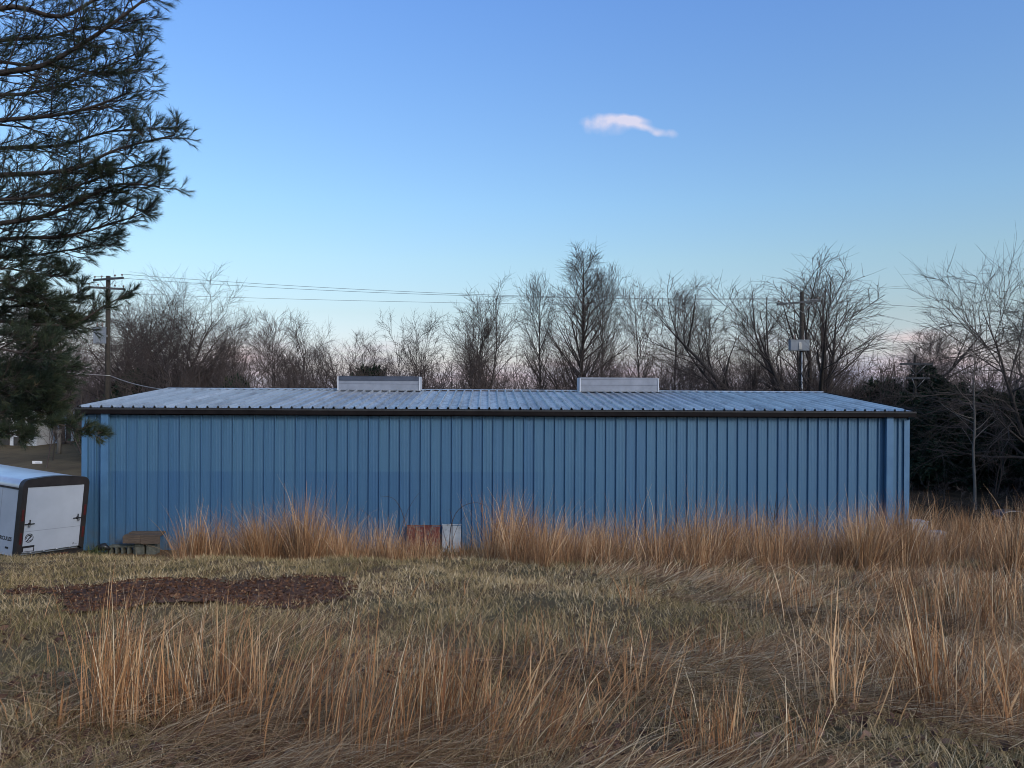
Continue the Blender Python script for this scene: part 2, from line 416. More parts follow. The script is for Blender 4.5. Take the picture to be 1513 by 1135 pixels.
# side and back walls, ribbed as well
def ribbed_strip(length, h, n):
    pts = []
    for i in range(n): pts += [(i * length / n + a * length / n / PW, b) for a, b in rib_prof(PW, .034)[:-1]]
    return pts + [(length, 0)]
for name, xx, s in (('end_wall', -HW, -1), ('end_wall', HW, 1)):
    mb = MB(); pr = ribbed_strip(2 * HALF - .2, 1, 40)
    mb.sheet(pr, lambda p: (xx + s * p[1], .1 + p[0], .02), lambda p: (xx + s * p[1], .1 + p[0], EAVE - .06 + (RIDGE_H - EAVE) * (1 - abs(p[0] + .1 - HALF) / HALF)), None)
    mb.build(name, M['wall'], bld)
mb = MB(); mb.sheet(ribbed_strip(2 * HW, 1, NP), lambda p: (-HW + p[0], 2 * HALF + p[1], .02), lambda p: (-HW + p[0], 2 * HALF + p[1], EAVE - .06), None); mb.build('back_wall', M['wall'], bld)
# roof: under-sheet, then one sheet after another
OH = .10; EX = .13
def rz_(y): return EAVE + (RIDGE_H - EAVE) * (1 - abs(y - HALF) / HALF)
mb = MB(); mb.prism([(-OH + .02, rz_(-OH) - .07), (HALF, RIDGE_H - .07), (2 * HALF + OH - .02, rz_(-OH) - .07), (2 * HALF + OH - .02, rz_(-OH) - .015), (HALF, RIDGE_H - .015), (-OH + .02, rz_(-OH) - .015)], -HW - EX + .01, HW + EX - .01, 'x')
roof = mb.build('roof', M['gutter'], bld)
RN = 81; RW = (2 * HW + 2 * EX) / RN
def roof_prof(w): return [(0, 0), (.010, 0), (.032, .060), (.066, .060), (.090, 0), (.14, 0), (.148, .006), (.16, .006), (.168, 0), (.225, 0), (.233, .006), (.245, .006), (.253, 0), (w, 0)]
mb = MB(); mb.sheet(roof_prof(RW - .001), lambda p: (p[0], -OH, rz_(-OH) + p[1]), lambda p: (p[0], HALF - .01, RIDGE_H - .001 + p[1]), None)
r0 = mb.build('roof_panel', M['roof'], roof); r0.location = (-HW - EX, 0, 0)
for i in range(1, RN):
    o = r0.copy(); C.objects.link(o); o.parent = roof; o.location = (-HW - EX + i * RW, 0, float(rg.uniform(-.002, .002)))
mb = MB(); pr = []
for i in range(RN): pr += [(i * RW + a, b) for a, b in roof_prof(RW)[:-1]]
mb.sheet(pr, lambda p: (-HW - EX + p[0], HALF + .01, RIDGE_H - .001 + p[1]), lambda p: (-HW - EX + p[0], 2 * HALF + OH, rz_(-OH) + p[1]), None)
mb.build('back_roof_slope', M['roof'], roof)
mb = MB(); mb.prism([(HALF - .16, RIDGE_H + .030), (HALF, RIDGE_H + .052), (HALF + .16, RIDGE_H + .030), (HALF + .16, RIDGE_H + .038), (HALF, RIDGE_H + .060), (HALF - .16, RIDGE_H + .038)], -HW - EX, HW + EX, 'x'); mb.build('ridge_cap', M['roof'], roof)
for s in (-1, 1):
    mb = MB(); x0 = s * (HW + EX); pr = [(-OH - .02, rz_(-OH) - .14), (HALF, RIDGE_H - .14), (2 * HALF + OH, rz_(-OH) - .14), (2 * HALF + OH, rz_(-OH) + .045), (HALF, RIDGE_H + .045), (-OH - .02, rz_(-OH) + .045)]
    mb.prism(pr, x0, x0 + s * .025, 'x'); mb.build('rake_trim', M['gutter'], roof)
# gutter with a lighter rolled lip
gy0, gy1 = -OH - .17, -OH - .015; gz1 = rz_(-OH) - .012; gz0 = gz1 - .165
mb = MB(); t = .006
mb.box(-HW - EX, HW + EX, gy0, gy0 + t, gz0 + t, gz1); mb.box(-HW - EX, HW + EX, gy0, gy1, gz0, gz0 + t); mb.box(-HW - EX, HW + EX, gy1 - t, gy1, gz0 + t, gz1 - .02)
for x0 in (-HW - EX, HW + EX - t): mb.box(x0, x0 + t, gy0 + t, gy1 - t, gz0 + t, gz1 - .002)
gut = mb.build('gutter', M['gutter'], bld)
MB().box(-HW - EX, HW + EX, gy0 - .014, gy0 - .002, gz1 - .045, gz1 + .004, .004).build('gutter_lip', M['lip'], gut)
MB().box(-HW, HW, -.066, -.056, EAVE - .22, EAVE - .10).build('eave_trim', M['gutter'], bld)
for xd in (-HW + .66, HW - .62):
    d = MB().box(xd - .105, xd + .105, -.19, -.056, .12, gz0 - .004, .012).build('downspout', M['trim'], bld)
    MB().prism([(-.185, .119), (-.040, .119), (-.18, -.0), (-.33, .0)], xd - .104, xd + .104, 'x').build('spout_elbow', M['trim'], d)
for s in (-1, 1):
    x0 = s * HW
    mb = MB(); mb.box(min(x0 + s * .045, x0 - s * .12), max(x0 + s * .045, x0 - s * .12), -.064, -.055, .02, EAVE - .27)
    mb.box(min(x0 + s * .038, x0 + s * .045), max(x0 + s * .038, x0 + s * .045), -.055, .12, .02, EAVE - .12); mb.build('corner_trim', M['trim'], bld)
# two ridge ventilators
def vent(px0, px1, dark_top):
    u0, u1 = ray(px0, 568)[0], ray(px1, 568)[0]; Y = 28.5
    xa, xb = (u0 * Y - BM_.x), (u1 * Y - BM_.x); xa, xb = xa / math.cos(BANG), xb / math.cos(BANG)
    y0, y1 = HALF - .42, HALF + .42; zb = rz_(y0) + .045; zt = RIDGE_H + .51
    core = MB().box(xa + .02, xb - .02, y0 + .02, y1 - .02, zb - .03, zt - .03).build('ridge_vent', M['ventdark'], roof)
    h = (zt - zb)
    if dark_top:
        MB().box(xa, xb - .03, y0 - .012, y0 + .016, zt - .15, zt - .002, .004).build('cap_flashing', M['ventdark'], core)
        cuts = [0, .47, .73]
    else:
        cuts = [0, .47, .90]
        MB().box(xa, xb - .03, y0 - .012, y0 + .016, zt - .055, zt - .002, .004).build('cap_flashing', M['ventwhite'], core)
    for k in range(2):
        z0, z1 = zb + h * cuts[k] * .98 + .004, zb + h * cuts[k + 1] * .98 - .004
        MB().box(xa + .015, xb - .04, y0 + (.0 if k == 0 else .006), y0 + .018, z0, z1, .003).build('front_panel', M['ventwhite'], core)
    for x0 in (xa - .015, xb - .03): MB().box(x0, x0 + .045, y0 - .02, y1 + .02, zb - .02, zt + .004, .004).build('end_panel', M['ventend'], core)
    MB().box(xa + .035, xb - .035, y0 - .02, y1 + .02, zt + .001, zt + .022).build('top_sheet', M['ventdark'] if dark_top else M['ventwhite'], core)
    MB().box(xa - .05, xb + .05, y0 - .14, y0 - .005, rz_(y0 - .07) + .040, rz_(y0 - .07) + .048).build('curb_flashing', M['roof'], core)
vent(508, 628, True); vent(865, 982, False)

# ------------------------------------------------------------------ enclosed cargo trailer
TW = 1.90
tr = empty('cargo_trailer', (-12.40, 20.61, .015)); tr.rotation_mode = 'XYZ'
tag(tr, 'white enclosed cargo trailer with black rear frame parked beside the blue building', 'trailer')
tr.rotation_euler = (R(3.0), R(3.56), R(66.4))
FL, TOP, LEN = .36, 2.20, 3.8        # floor, wall top, length
def arch(w, z0, zt, rad, crown, n=7):
    """left-bottom round the top to right-bottom"""
    pts = [(-w, z0), (-w, (z0 + zt) / 2)]
    for k in range(n + 1):
        a = math.pi - k * math.pi / 2 / n; pts.append((-w + rad + rad * math.cos(a), zt - rad + rad * math.sin(a)))
    for k in range(1, 8):
        t = k / 8; x = (-w + rad) + t * 2 * (w - rad); pts.append((x, zt + crown * math.sin(math.pi * t)))
    for k in range(n + 1):
        a = math.pi / 2 - k * math.pi / 2 / n; pts.append((w - rad + rad * math.cos(a), zt - rad + rad * math.sin(a)))
    return pts + [(w, (z0 + zt) / 2), (w, z0)]
W2 = TW / 2
out = arch(W2, FL - .08, TOP + .10, .20, .055)
DW, DZ0, DZ1 = .81, FL + .02, 2.085
inn = [(max(-DW, min(DW, x)), max(DZ0, min(DZ1, z))) for x, z in out]
mb = MB(); bm = mb.bm
def ringverts(y, lst): return [bm.verts.new((x, y, z)) for x, z in lst]
A0, B0, A1, B1 = ringverts(-.06, out), ringverts(-.06, inn), ringverts(.10, out), ringverts(.10, inn)
for i in range(len(out) - 1):
    for q in ((A0[i], A0[i+1], B0[i+1], B0[i]), (A1[i], B1[i], B1[i+1], A1[i+1]), (A0[i], A1[i], A1[i+1], A0[i+1]), (B0[i], B0[i+1], B1[i+1], B1[i])): bm.faces.new(q)
bmesh.ops.remove_doubles(bm, verts=bm.verts, dist=1e-5)
mb.box(-W2, W2, -.058, .098, FL - .16, FL - .081)
frame = mb.build('rear_frame', M['blacktrim'], tr)
body_p = arch(W2 - .02, FL - .06, TOP + .08, .18, .05)
# white side walls (lower, flat part of the section) and the bright curved roof above the seam
SEAM = TOP - .16
mb = MB()
for s in (-1, 1): mb.box(min(s*(W2-.02), s*(W2-.06)), max(s*(W2-.02), s*(W2-.06)), .101, LEN, FL - .06, SEAM)
mb.box(-W2 + .06, W2 - .06, .101, LEN - .002, FL - .06, FL)
mb.box(-W2 + .02, W2 - .02, LEN + .001, LEN + .04, FL - .06, SEAM)
mb.build('body', M['white'], tr)
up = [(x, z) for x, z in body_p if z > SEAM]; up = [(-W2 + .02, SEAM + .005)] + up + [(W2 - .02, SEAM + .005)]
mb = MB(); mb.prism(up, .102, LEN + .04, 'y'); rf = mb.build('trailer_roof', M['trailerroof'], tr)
for s in (-1, 1): MB().box(min(s*(W2-.017), s*(W2-.004)), max(s*(W2-.017), s*(W2-.004)), .105, LEN + .03, SEAM - .022, SEAM + .028).build('seam_trim', M['blacktrim'], rf)
door = MB().box(-DW + .006, DW - .006, -.045, -.005, DZ0 + .006, DZ1 - .006, .006).build('door', M['white'], tr)
MB().box(-DW + .02, DW - .02, -.0485, -.0455, .93, .942).build('door_seam', M['signgrey'], door)
def text(body, size, name, parent, mat, rot, loc, extrude=.001):
    cu = bpy.data.curves.new(name, 'FONT'); cu.body = body; cu.size = size; cu.extrude = extrude; cu.offset = size * .035
    tmp = bpy.data.objects.new(name + '_tmp', cu); me = bpy.data.meshes.new_from_object(tmp); bpy.data.objects.remove(tmp); bpy.data.curves.remove(cu)
    me.name = name; o = link(name, me, mat, parent); o.rotation_euler = rot; o.location = loc; return o
for s, z in ((-1, 1.13), (1, 1.17)):
    mb = MB(); x0 = s * (DW - .13); yb = -.075
    mb.box(x0 - .13, x0 + .13, yb - .012, yb + .012, z - .013, z + .013, .005)
    mb.box(x0 - .010, x0 + .010, yb - .02, yb + .012, z - .045, z + .11, .004)
    mb.box(x0 - .03, x0 + .03, yb + .012, -.045, z - .03, z + .03)
    mb.build('latch', M['black'], door)
    MB().tube([(x0 + s * .02, yb - .012, z - .05), (x0 + s * .02, yb - .03, z - .05)], .03, 10).build('lock', M['steel'], door)
def arc_strip(mb, cx, cz, r0, r1, a0, a1, y0, y1, n=14):
    inner = [(cx + r0 * math.cos(R(a0 + (a1 - a0) * k / n)), cz + r0 * math.sin(R(a0 + (a1 - a0) * k / n))) for k in range(n + 1)]
    outer = [(cx + r1 * math.cos(R(a0 + (a1 - a0) * k / n)), cz + r1 * math.sin(R(a0 + (a1 - a0) * k / n))) for k in range(n + 1)]
    for k in range(n): mb.prism([inner[k], outer[k], outer[k + 1], inner[k + 1]], y0, y1, 'y')
mb = MB(); ex, ez = -DW + .17, .76; ya, yb = -.0485, -.0455
arc_strip(mb, ex, ez, .096, .116, 35, 200, ya, yb); arc_strip(mb, ex, ez, .096, .116, 215, 380, ya, yb)
arc_strip(mb, ex, ez, .066, .084, 60, 190, ya, yb); arc_strip(mb, ex, ez, .066, .084, 240, 330, ya, yb)
mb.prism([(ex - .075, ez - .075), (ex - .045, ez - .075), (ex + .072, ez + .04), (ex + .072, ez + .07), (ex + .04, ez + .062)], ya, yb, 'y')
arc_strip(mb, ex + .012, ez + .03, .022, .040, -60, 150, ya - .0005, yb)
mb.build('emblem', M['black'], door)
mb = MB(); mb.box(-DW + .005, -DW + .33, -.056, -.047, DZ0 + .03, DZ0 + .185, .004); ph = mb.build('plate_holder', M['black'], door)
MB().box(-DW + .035, -DW + .30, -.0595, -.0565, DZ0 + .045, DZ0 + .13).build('number_plate', M['plate'], ph)
text('F', .07, 'door_mark', door, M['black'], (R(90), 0, 0), (DW - .19, -.0465, DZ0 + .06))
MB().box(DW - .13, DW - .05, -.0485, -.0455, DZ0 + .07, DZ0 + .085).build('door_mark_line', M['signgrey'], door)
for s in (-1, 1):
    for z0, z1 in ((.62, .92), (1.22, 1.52)):
        MB().box(s*.88 - .03, s*.88 + .03, -.075, -.061, z0, z1, .008).build('reflector', M['red'], frame)
MB().box(-.06, .06, -.078, -.061, 2.09, 2.13, .01).build('marker_light', M['black'], frame)
MB().box(-.5, .5, -.08, -.061, FL - .15, FL - .10, .01).build('bumper_step', M['red'], frame)
for xh in (-.55, -.18, .18, .55): MB().tube([(xh - .06, -.062, DZ0 + .002), (xh + .06, -.062, DZ0 + .002)], .018, 8).build('hinge', M['steel'], door)
for yy in (.75, 1.35, 1.95, 2.55, 3.15): MB().box(-W2 + .0165, -W2 + .0195, yy - .006, yy + .006, FL - .04, SEAM - .03).build('panel_seam', M['signgrey'], tr)
side = text('HERCULES', .135, 'side_lettering', tr, M['black'], (R(90), 0, R(-90)), (-W2 + .019, .84, .68))
MB().box(-W2 + .006, -W2 + .019, .30, .42, .47, .52, .006).build('side_marker', M['black'], tr)
for s in (-1, 1):
    w = MB(); xw = s * (W2 + .04)
    w.tube([(xw - .09, 1.9, .33), (xw + .09, 1.9, .33)], .33, 22); w = w.build('wheel', M['rubber'], tr)
    MB().tube([(xw + s * .085, 1.9, .33), (xw + s * .098, 1.9, .33)], .19, 16).build('rim', M['steel'], w)
    mb = MB(); pr = [(1.9 + .42 * math.cos(R(a)), .33 + .42 * math.sin(R(a))) for a in range(0, 181, 20)]; pr += [(1.9 - .38 * math.cos(R(a)), .33 + .38 * math.sin(R(a))) for a in range(0, 181, 20)]
    mb.prism(pr, xw - .11, xw + .11, 'x'); mb.build('fender', M['blacktrim'], tr)
mb = MB()
for s in (-1, 1): mb.tube([(s * .6, LEN, FL - .08), (0, LEN + 1.25, FL - .08)], .045, 6)
mb.build('tongue', M['blacktrim'], tr)
MB().tube([(0, LEN + .95, -.35), (0, LEN + .95, .75)], .035, 8).build('jack', M['steel'], tr)

# ------------------------------------------------------------------ utility poles and wires
def pole(label, px, ptop, Y, r, arms, box=None, conduit=None):
    T = at(px, ptop, Y); x, y = T.x, Y; zb = gz(x, y); H = T.z - zb
    e = empty('utility_pole', (x, y, zb)); tag(e, label, 'pole')
    MB().tube([(0, 0, -.3), (0, 0, H * .5), (0, 0, H)], [r * 1.15, r, r * .8], 12).build('pole_shaft', M['pole'], e)
    tips = []
    for (z, half, ang, off) in arms:
        c, s = math.cos(R(ang)), math.sin(R(ang))
        a = MB(); n = 0
        a.box(-half, half, -.05, .05, -.055, .055, .008); ao = a.build('crossarm', M['armwood'], e); ao.location = (off * c, -r * .8 - .06, z); ao.rotation_euler = (0, R(-6 if 0 < ang < 25 else 0), R(ang))
        for k in (-.92, -.45, .45, .92):
            MB().tube([(k * half, 0, .055), (k * half, 0, .13), (k * half, 0, .15), (k * half, 0, .21)], [.015, .02, .055, .045], 8).build('insulator', M['ceramic'], ao)
            tips.append(Vector((x + off * c + k * half * c, y - r * .8 - .06 + k * half * s, zb + z + .21)))
        for k in (-1, 1):
            MB().tube([(k * half * .55 * c + off * c, -r - .1 + k * half * .55 * s, z - .04), (0, -r - .02, z - .55)], .014, 5).build('arm_brace', M['steel'], e)
    if box:
        x0, x1, z0, z1, dep = box
        b = MB().box(x0, x1, -r - .06 - dep, -r - .06, z0, z1, .02).build('transformer_box', M['boxgrey'], e)
        MB().box(x0 - .02, x1 + .02, -r - .08 - dep, -r - .055, z1 + .002, z1 + .035).build('box_lid', M['boxgrey'], b)
        MB().box((x0 + x1) / 2 - .09, (x0 + x1) / 2 + .09, -r - .10 - dep, -r - .062 - dep, z0 + .05, z1 - .12, .02).build('hatch', M['steel'], b)
        for k in (.25, .75): MB().tube([(x0 + (x1 - x0) * k, -r - .06 - dep / 2, z1 + .036), (x0 + (x1 - x0) * k, -r - .06 - dep / 2, z1 + .16), (x0 + (x1 - x0) * k, -r - .06 - dep / 2, z1 + .30)], [.03, .05, .03], 8).build('bushing', M['ceramic'], b)
        MB().box(-.05, .05, -r - .061, r * .5, (z0 + z1) / 2 - .06, (z0 + z1) / 2 + .06).build('bracket', M['steel'], e)
    if conduit:
        MB().tube([(conduit[0], -r - .05, conduit[1]), (conduit[0], -r - .05, conduit[2])], .05, 8).build('conduit', M['pvc'], e)
    return e, tips
Hl = at(160, 408, 42).z; Hr = at(1185, 431, 42).z
PLft, tl = pole('wooden utility pole with pale box seen behind the pine branches', 160, 408, 42, .14, [(Hl - .25, 1.15, -24, .1), (Hl - .75, .9, 30, .0)], (-.52, .02, at(160, 510, 42).z, at(160, 487, 42).z, .34))
PRgt, trr = pole('wooden utility pole with grey double box before the wide fan-shaped tree', 1185, 431, 42, .14, [(Hr - .55, 1.40, 18, -.25)], (-.80, .22, at(1185, 517, 42).z, at(1185, 502, 42).z, .34), (-.05, .3, at(1185, 519, 42).z))
zf = at(1352, 524, 40).z
PFar, tf = pole('small dark utility pole beyond the right end of the building', 1352, 524, 40, .085, [(zf - .42, .85, 0, 0), (zf - 1.15, .6, 0, .1)], None, (.08, zf - 4.0, zf - 2.4))
def wire(label, a, b, sag, r=.012, mat='wire', name='power_line', n=24):
    pts = []
    for k in range(n + 1):
        t = k / n; p = a.lerp(b, t); p.z -= sag * 4 * t * (1 - t); pts.append(p)
    o = MB().tube(pts, r, 5).build(name, M[mat]); tag(o, label, 'wire'); return o
wire('upper front power line stretched across the sky between the two main poles', tl[0], trr[1], .42, .010)
wire('upper rear power line close beside the front one across the sky', tl[3], trr[3], .40, .010)
wire('lower thin line strung under the two upper power lines', Vector((PLft.location.x, 41.8, Hl - .95)), Vector((PRgt.location.x, 41.8, Hr - .80)), .18, .0085)
wire('pale service cable drooping from left pole toward the roof', at(165, 556, 41.8), at(300, 577, 32.0), .25, .022, 'paleline', 'service_cable')
wire('pale cable running left from the left pole behind pine branches', at(-40, 521, 44), at(163, 555, 41.8), .25, .020, 'paleline', 'service_cable')
wire('thin line from right pole to small pole beyond the building', trr[2], tf[1], .5, .010)
wire('line leaving the right pole toward the right edge of the picture', trr[3], Vector((44, 36, 8.6)), .5, .010)

# ------------------------------------------------------------------ small things by the building and in the yard
# white house seen through the pine
hx1 = at(54, 640, 58).x; hY = 58.0; hz = gz(hx1, hY) - .1
hs = empty('house', (hx1, hY, hz)); tag(hs, 'small white house with dark windows glimpsed behind the pine branches', 'house')
MB().box(-2.0, 0, 0, 5, 0, 2.75).build('white_wall', M['siding'], hs)
MB().box(-7.5, -2.002, .15, 5, 0, 2.7).build('stone_wall', M['stone'], hs)
mb = MB(); mb.prism([(-.45, 2.72), (2.5, 4.1), (5.4, 2.72), (5.4, 2.84), (2.5, 4.25), (-.45, 2.84)], -7.9, .35, 'x'); rfh = mb.build('roof', M['shingle'], hs)
MB().box(-7.9, .35, -.50, -.455, 2.70, 2.83).build('fascia', M['siding'], rfh)
MB().box(-5.6, -5.1, 2.2, 2.8, 3.6, 4.9).build('chimney', M['stone'], rfh)
for x0, z0, x1, z1 in ((-1.45, 1.15, -.85, 2.3), (-.62, 1.15, -.15, 2.3), (-4.6, 1.0, -3.6, 2.2)):
    w_ = MB().box(x0 - .07, x1 + .07, -.03 if x0 > -3 else .12, -.002 if x0 > -3 else .148, z0 - .07, z1 + .07).build('window', M['siding'], hs)
    for zz0, zz1 in ((z0, (z0 + z1) / 2 - .02), ((z0 + z1) / 2 + .02, z1)): MB().box(x0, x1, -.042 if x0 > -3 else .108, -.031 if x0 > -3 else .119, zz0, zz1).build('pane', M['glass'], w_)
dd = MB().box(-2.9, -2.15, .10, .148, 0, 2.05).build('door', M['shingle'], hs); MB().tube([(-2.3, .10, 1.0), (-2.3, .06, 1.0)], .03, 8).build('handle', M['steel'], dd)
MB().box(-1.7, -.9, -.06, -.004, .0, .75).build('foundation_vent', M['shingle'], hs)
# little sign
sp = at(55, 684, 45); e = empty('yard_sign', (sp.x, 45, gz(sp.x, 45))); tag(e, 'tiny white rectangular sign on a thin post behind the trailer roof', 'sign')
zz = sp.z - gz(sp.x, 45)
MB().box(-.29, .29, -.012, .012, zz - .11, zz + .11, .004).build('sign_face', M['signwhite'], e)
MB().box(-.12, .16, -.0165, -.0125, zz - .02, zz + .015).build('sign_print', M['signgrey'], e)
MB().tube([(0, .03, -.1), (0, .03, zz + .05)], .018, 6).build('post', M['steel'], e)
# pale broken post + slim dark trunk on the lawn behind the trailer
bp = at(87, 672, 52); e = empty('wooden_post', (bp.x, 52, gz(bp.x, 52))); tag(e, 'short pale weathered post on the brown lawn behind the trailer', 'post')
MB().tube([(0, 0, -.1), (.02, 0, .8), (.0, 0, 1.35)], [.15, .13, .12], 8).build('post_shaft', M['barkpale'], e)
MB().box(-.22, .16, -.1, .1, 1.36, 1.62, .02).build('post_head', M['barkpale'], e)
# plank bench on blocks against the wall
def wall_pt(px, out_):
    """world x,y of the front wall seen at pixel column px, out_ metres in front of it"""
    u = ray(px, 790)[0]; a = Vector((math.cos(BANG), math.sin(BANG), 0)); nrm = Vector((math.sin(BANG), -math.cos(BANG), 0))
    q = BA + nrm * out_; s = (u * q.y - q.x) / (a.x - u * a.y); p = q + a * s
    return p.x, p.y
bx, by = wall_pt(216, .45); bzb = gz(bx, by)
e = empty('plank_bench', (bx, by, bzb), BANG); tag(e, 'low weathered plank bench on blocks against the blue wall near the trailer', 'bench')
zt = at(216, 788, by).z - bzb
for k, (y0, y1, dzz) in enumerate(((-.26, -.02, 0), (.0, .24, .012))):
    MB().box(-.52 + .03 * k, .50 - .04 * k, y0, y1, zt - .045 + dzz, zt + dzz + .01 * k, .012).build('plank', M['plank'], e)
for x0, x1, dz_ in ((-.53, -.03, .0), (-.02, .51, -.012)): MB().box(x0, x1, -.295, -.262, zt - .235 + dz_, zt - .03 + dz_, .008).build('front_board', M['plank'], e)
for xx in (-.13, .20):
    for k in range(2): MB().box(xx - .13, xx + .13, -.16, .16, -.05 + k * (zt * .5 - .0), -.05 + (k + 1) * (zt * .5) - .008, .012).build('block', M['concrete'], e)
# row of hollow blocks left of the bench
bx, by = wall_pt(183, .42); e = empty('hollow_block', (bx, by, gz(bx, by) - .02), BANG + R(2)); tag(e, 'row-holed mossy concrete block lying at the foot of the blue wall', 'block')
zt = at(183, 805, by).z - gz(bx, by) + .02
mb = MB(); 
for k in range(5): mb.box(-.36 + k * .165, -.30 + k * .165, -.10, .10, .0, zt - .06)
mb.box(-.36, .36, -.102, .102, zt - .058, zt, .006); mb.build('block_body', M['concrete'], e)
bx, by = wall_pt(152, .55); o = MB().tube([(-.22, 0, .05), (-.12, 0, .11), (.05, 0, .13), (.22, .02, .05)], [.03, .10, .11, .02], 10).build('plastic_sack', M['blackplastic'])
o.location = (bx, by, gz(bx, by) + .08); tag(o, 'dark crumpled plastic sack at the building corner beside the trailer', 'sack')
# red and white boards leaning on the wall in the weeds
def board(name, label, cat, px0, px1, ptop, mat, planks):
    x0, y0 = wall_pt(px0, .30); x1, y1 = wall_pt(px1, .30); zb = gz(x0, y0) - .05; h = at((px0 + px1) / 2, ptop, y0).z - zb
    e = empty(name, ((x0 + x1) / 2, (y0 + y1) / 2, zb), BANG); e.rotation_euler = (R(-9), 0, BANG); tag(e, label, cat)
    w = x1 - x0
    for k in range(planks):
        MB().box(-w / 2 + k * w / planks + .004, -w / 2 + (k + 1) * w / planks - .004, -.02, .02, 0, h * (1 - .02 * (k % 2)), .005).build('board', M[mat], e)
    MB().box(-w / 2 + .02, w / 2 - .02, .0205, .05, h * .55, h * .63).build('batten', M['plank'], e)
    MB().box(-w / 2 - .012, w / 2 + .012, -.034, .034, h + .001, h + .028, .005).build('top_rail', M[mat], e)
board('painted_panel', 'peeling red wooden panel leaning on the blue wall among weeds', 'panel', 601, 650, 778, 'redboard', 4)
board('painted_panel', 'flaking white panel beside the red panel against the blue wall', 'panel', 653, 681, 777, 'whiteboard', 2)
# pale tote and slab beyond the right corner, black tub at the wood's edge
tp = at(1353, 769, 23.6); e = empty('plastic_tote', (tp.x, 23.6, gz(tp.x, 23.6)), R(8)); h = tp.z - gz(tp.x, 23.6)
tag(e, 'cloudy grey plastic tote in tall grass at the building right corner', 'tote')
mb = MB(); mb.prism([(-.22, 0), (.22, 0), (.27, h - .03), (-.27, h - .03)], -.2, .2, 'y'); mb.build('tub', M['tote'], e)
MB().box(-.29, .29, -.22, .22, h - .028, h, .01).build('lid', M['tote'], e)
tp = at(1380, 787, 22.6); z0 = gz(tp.x, 22.6); h = tp.z - z0
o = MB().box(-.27, .27, -.15, .15, 0, h, .02).box(-.29, .29, -.17, .17, h + .001, h + .05, .012).build('concrete_slab', M['blockgrey']); o.location = (tp.x, 22.6, z0); o.rotation_euler = (0, 0, R(-6)); tag(o, 'pale stubby concrete block half hidden in grass right of the tote', 'block')
tp = at(1490, 754, 27.5); z0 = gz(tp.x, 27.5); h = tp.z - z0
mb = MB(); mb.tube([(-.42, 0, 0), (-.36, 0, h * .62), (-.20, 0, h * .93), (.0, 0, h), (.25, 0, h * .97), (.42, 0, h * .7), (.46, 0, 0)], .05, 8)
e = empty('black_tub', (tp.x, 27.5, z0)); tag(e, 'black round-topped tub with pale rim at the edge of the dark wood', 'tub')
mb.bm.free()
pr = [(-.44, 0), (-.42, h * .55), (-.32, h * .85), (-.12, h * .98), (.2, h), (.36, h * .86), (.44, h * .5), (.46, 0)]
mb = MB(); mb.prism(pr, -.25, .35, 'y'); mb.build('tub_shell', M['blackplastic'], e)
mb = MB(); mb.tube([(x, -.26, z + .01) for x, z in pr[:-2]], .014, 6); mb.build('rim', M['steel'], e)

# ================================================================== vegetation
def unit(v): return v / np.maximum(np.linalg.norm(v, axis=-1, keepdims=True), 1e-9)

def tubes(P, rad, sides):
    """P (n,k,3), rad (n,k) -> verts, quad faces"""
    n, k, _ = P.shape
    T = np.empty_like(P); T[:, 1:-1] = P[:, 2:] - P[:, :-2]; T[:, 0] = P[:, 1] - P[:, 0]; T[:, -1] = P[:, -1] - P[:, -2]; T = unit(T)
    D = unit(P[:, -1] - P[:, 0]); ref = np.where((np.abs(D[:, 2:3]) < .8), np.array([[0., 0., 1.]]), np.array([[1., 0., 0.]]))[:, None, :]
    U = unit(np.cross(T, ref)); W = np.cross(T, U)
    a = np.arange(sides) * 2 * np.pi / sides
    V = P[:, :, None, :] + rad[:, :, None, None] * (U[:, :, None, :] * np.cos(a)[None, None, :, None] + W[:, :, None, :] * np.sin(a)[None, None, :, None])
    idx = np.arange(n * k * sides).reshape(n, k, sides); nx_ = np.roll(idx, -1, axis=2)
    f = np.stack([idx[:, :-1], idx[:, 1:], nx_[:, 1:], nx_[:, :-1]], -1).reshape(-1, 4)
    return V.reshape(-1, 3), f

def join(parts):
    vs, fs, off = [], [], 0
    for v, f in parts:
        vs.append(v); fs.append(f + off); off += len(v)
    return np.concatenate(vs), np.concatenate(fs)

def shoot(rng, S, D, Ln, r, k, wob, up, taper=.18):
    """grow n shoots from S along D: polylines and radii"""
    n = len(S); P = np.empty((n, k, 3)); P[:, 0] = S; d = unit(D); up = np.broadcast_to(np.asarray(up, float), (n,))
    for j in range(1, k):
        d = unit(d + rng.normal(0, wob, (n, 3)) + np.stack([np.zeros(n), np.zeros(n), up], -1))
        P[:, j] = P[:, j - 1] + d * (Ln / (k - 1))[:, None]
    t = np.linspace(0, 1, k)[None, :]
    return P, r[:, None] * (1 - (1 - taper) * t)

def bud(rng, P, rad, per, t0, t1, a0, a1):
    """pick `per` points on every polyline; returns start, direction, parent index, t, parent radius there"""
    n, k, _ = P.shape
    pi = np.repeat(np.arange(n), per); m = len(pi)
    t = t0 + (t1 - t0) * ((np.tile(np.arange(per), n) + rng.uniform(0, 1, m)) / per)
    x = t * (k - 1); j = np.minimum(x.astype(int), k - 2); fr = (x - j)[:, None]
    S = P[pi, j] * (1 - fr) + P[pi, j + 1] * fr; T = unit(P[pi, j + 1] - P[pi, j]); rr = rad[pi, j] * (1 - fr[:, 0]) + rad[pi, j + 1] * fr[:, 0]
    q = rng.normal(0, 1, (m, 3)); q = unit(q - T * np.sum(q * T, -1, keepdims=True))
    a = np.radians(rng.uniform(a0, a1, m))[:, None]
    return S, T * np.cos(a) + q * np.sin(a), pi, t, rr

